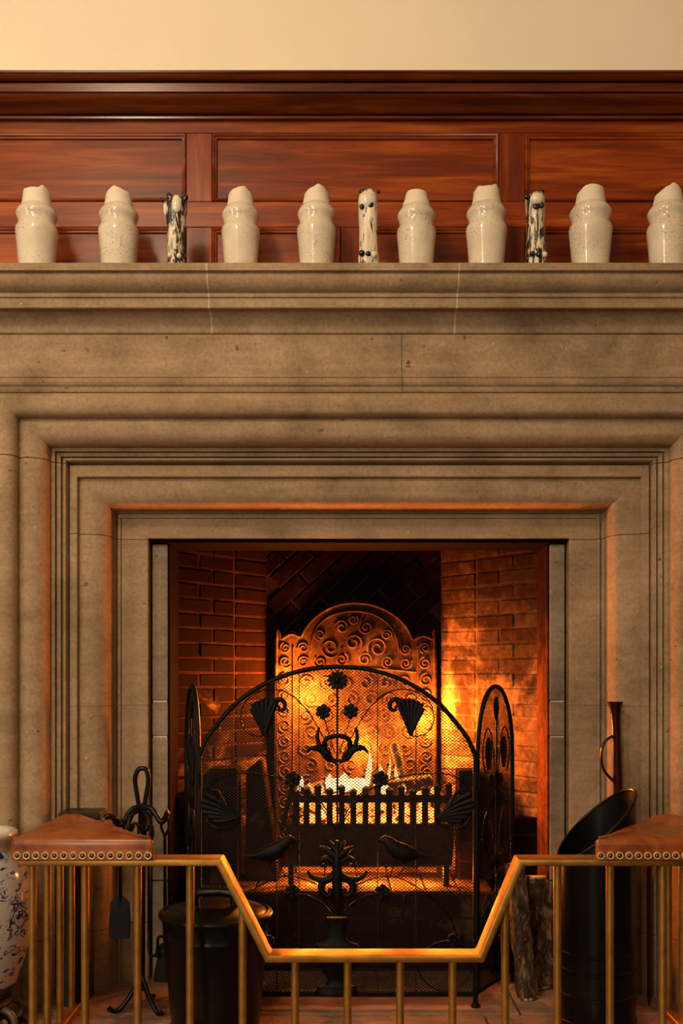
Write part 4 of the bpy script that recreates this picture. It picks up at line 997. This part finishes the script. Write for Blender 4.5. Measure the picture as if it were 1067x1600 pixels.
def poker(px, y, top, label, r=0.006):
    x = X(px, y); t = thing('fire_poker', (x, y, 0), label, 'poker')
    MB().tube([(x, y, 0.0), (x, y, 0.03), (x+0.001, y+0.01, top-0.06)], [0.002, r, r], 8).build('shaft', M['copper'], t, smooth=60)
    MB().lathe([(r, -0.06), (r*1.8, -0.05), (r*1.2, -0.03), (r*2.0, -0.012), (r*1.4, 0), (0.0006, 0.004)], 12, (x+0.001, y+0.01, top)).build('knob', M['copper'], t, smooth=60)
poker(1014, -0.226, 0.50, 'dark iron poker standing between scuttle and fender side')
poker(1039, -0.220, 0.48, 'short dark iron poker standing close to the outer stone jamb', 0.0055)

log('firewood_log', (X(842, -0.07), -0.06, 0.002), (X(838, -0.07), -0.02, Z(1374, -0.07)), 0.044, M['bark'], M['cut_wood'], 'upright bark-covered firewood log beside the stone jamb', seed=11, rough=0.22, n=16)
log('firewood_log', (X(822, -0.16), -0.17, 0.002), (X(800, -0.10), -0.12, Z(1350, -0.12)), 0.026, M['bark'], M['cut_wood'], 'thin dark split log leaning behind the fender slope', seed=12, rough=0.3, n=16)

# ------------------------------------------------------------------ blue and white jar on carved stand, wooden box, straw mats
JX, JYY = X(-56, -0.44), -0.44
vj = thing('porcelain_jar', (JX, JYY, 0.075), 'large blue and white porcelain jar painted with swirling motifs', 'jar')
kj = (JYY-CY)/F; hz = lambda py: Z(py, JYY)
z_bot = 0.0955
prof = [(62, 1548), (68, 1545), (80, 1525), (92, 1490), (100, 1450), (102, 1415), (100, 1380), (94, 1352), (84, 1335), (76, 1324), (73, 1318)]
zz = lambda py: z_bot + (hz(py)-hz(1548))
MB().lathe([(r*kj, zz(py)) for r, py in prof], 56, (JX, JYY, 0)).build('body', M['porcelain'], vj, smooth=70)
MB().lathe([(r*kj, zz(py)) for r, py in [(73.2, 1319), (71.5, 1312), (76, 1303), (80, 1297), (79.5, 1292), (76, 1289.5), (68, 1291), (62, 1296), (62, 1330)]], 56, (JX, JYY, 0), cap=False).build('rim', M['porcelain_rim'], vj, smooth=60)
MB().lathe([(r*kj+0.0006, zz(py)) for r, py in [(62, 1548), (68, 1545), (74, 1536), (80, 1525.5)]], 56, (JX, JYY, 0), cap=False).build('foot_band', M['porcelain_blue'], vj, smooth=60)
sd = thing('carved_stand', (JX, JYY, 0), 'dark carved wooden stand under the blue and white jar', 'stand')
MB().lathe([(0.108, 0.070), (0.118, 0.074), (0.122, 0.082), (0.118, 0.090), (0.104, 0.0945)], 40, (JX, JYY, 0)).build('ring', M['wood_black'], sd, smooth=40)
M['wood_edge'] = plain('worn dark wood', (0.09, 0.055, 0.03), 0.4, 0, 0.5, 30, 0.4)
for a in (-150, -105, -60, -15, 30, 75, 120, 165):
    dx, dy = math.cos(R(a)), math.sin(R(a))
    p = lambda r, z: (JX+dx*r, JYY+dy*r, z)
    MB().tube(spline([p(0.105, 0.075), p(0.138, 0.062), p(0.150, 0.040), p(0.140, 0.024), p(0.120, 0.0185), p(0.112, 0.029), p(0.122, 0.038)], 5), 0.0095, 8).build('scroll_leg', M['wood_edge'], sd, smooth=60)
MB().lathe([(0.150, 0.0066), (0.158, 0.009), (0.150, 0.014), (0.06, 0.014)], 40, (JX, JYY, 0)).build('base', M['wood_black'], sd, smooth=40)

bxx = thing('wooden_box', (-0.765, -0.17, 0), 'dark blackened wooden box standing behind the fender corner seat', 'box')
ya, yb = -0.236, -0.131
MB().box(-0.7995, -0.725, ya, yb, 0.0, Z(1281, ya)).build('body', M['wood_black'], bxx, bevel=0.003)
MB().box(-0.801, X(156, ya), ya-0.002, yb, Z(1281, ya)+0.0002, Z(1270, ya)).build('lid', M['wood_black'], bxx, bevel=0.003)
for x0_, x1_, y0_, y1_, lab in ((-1.32, -0.80, -0.70, -0.30, 'straw-coloured woven mat under the carved jar stand'), (0.925, 1.33, -0.70, -0.275, 'straw-coloured woven mat beside the brown leather corner seat')):
    mt = thing('woven_mat', ((x0_+x1_)/2, (y0_+y1_)/2, 0), lab, 'mat')
    MB().box(x0_, x1_, y0_, y1_, 0.0003, 0.006).build('weave', M['weave'], mt, bevel=0.002)
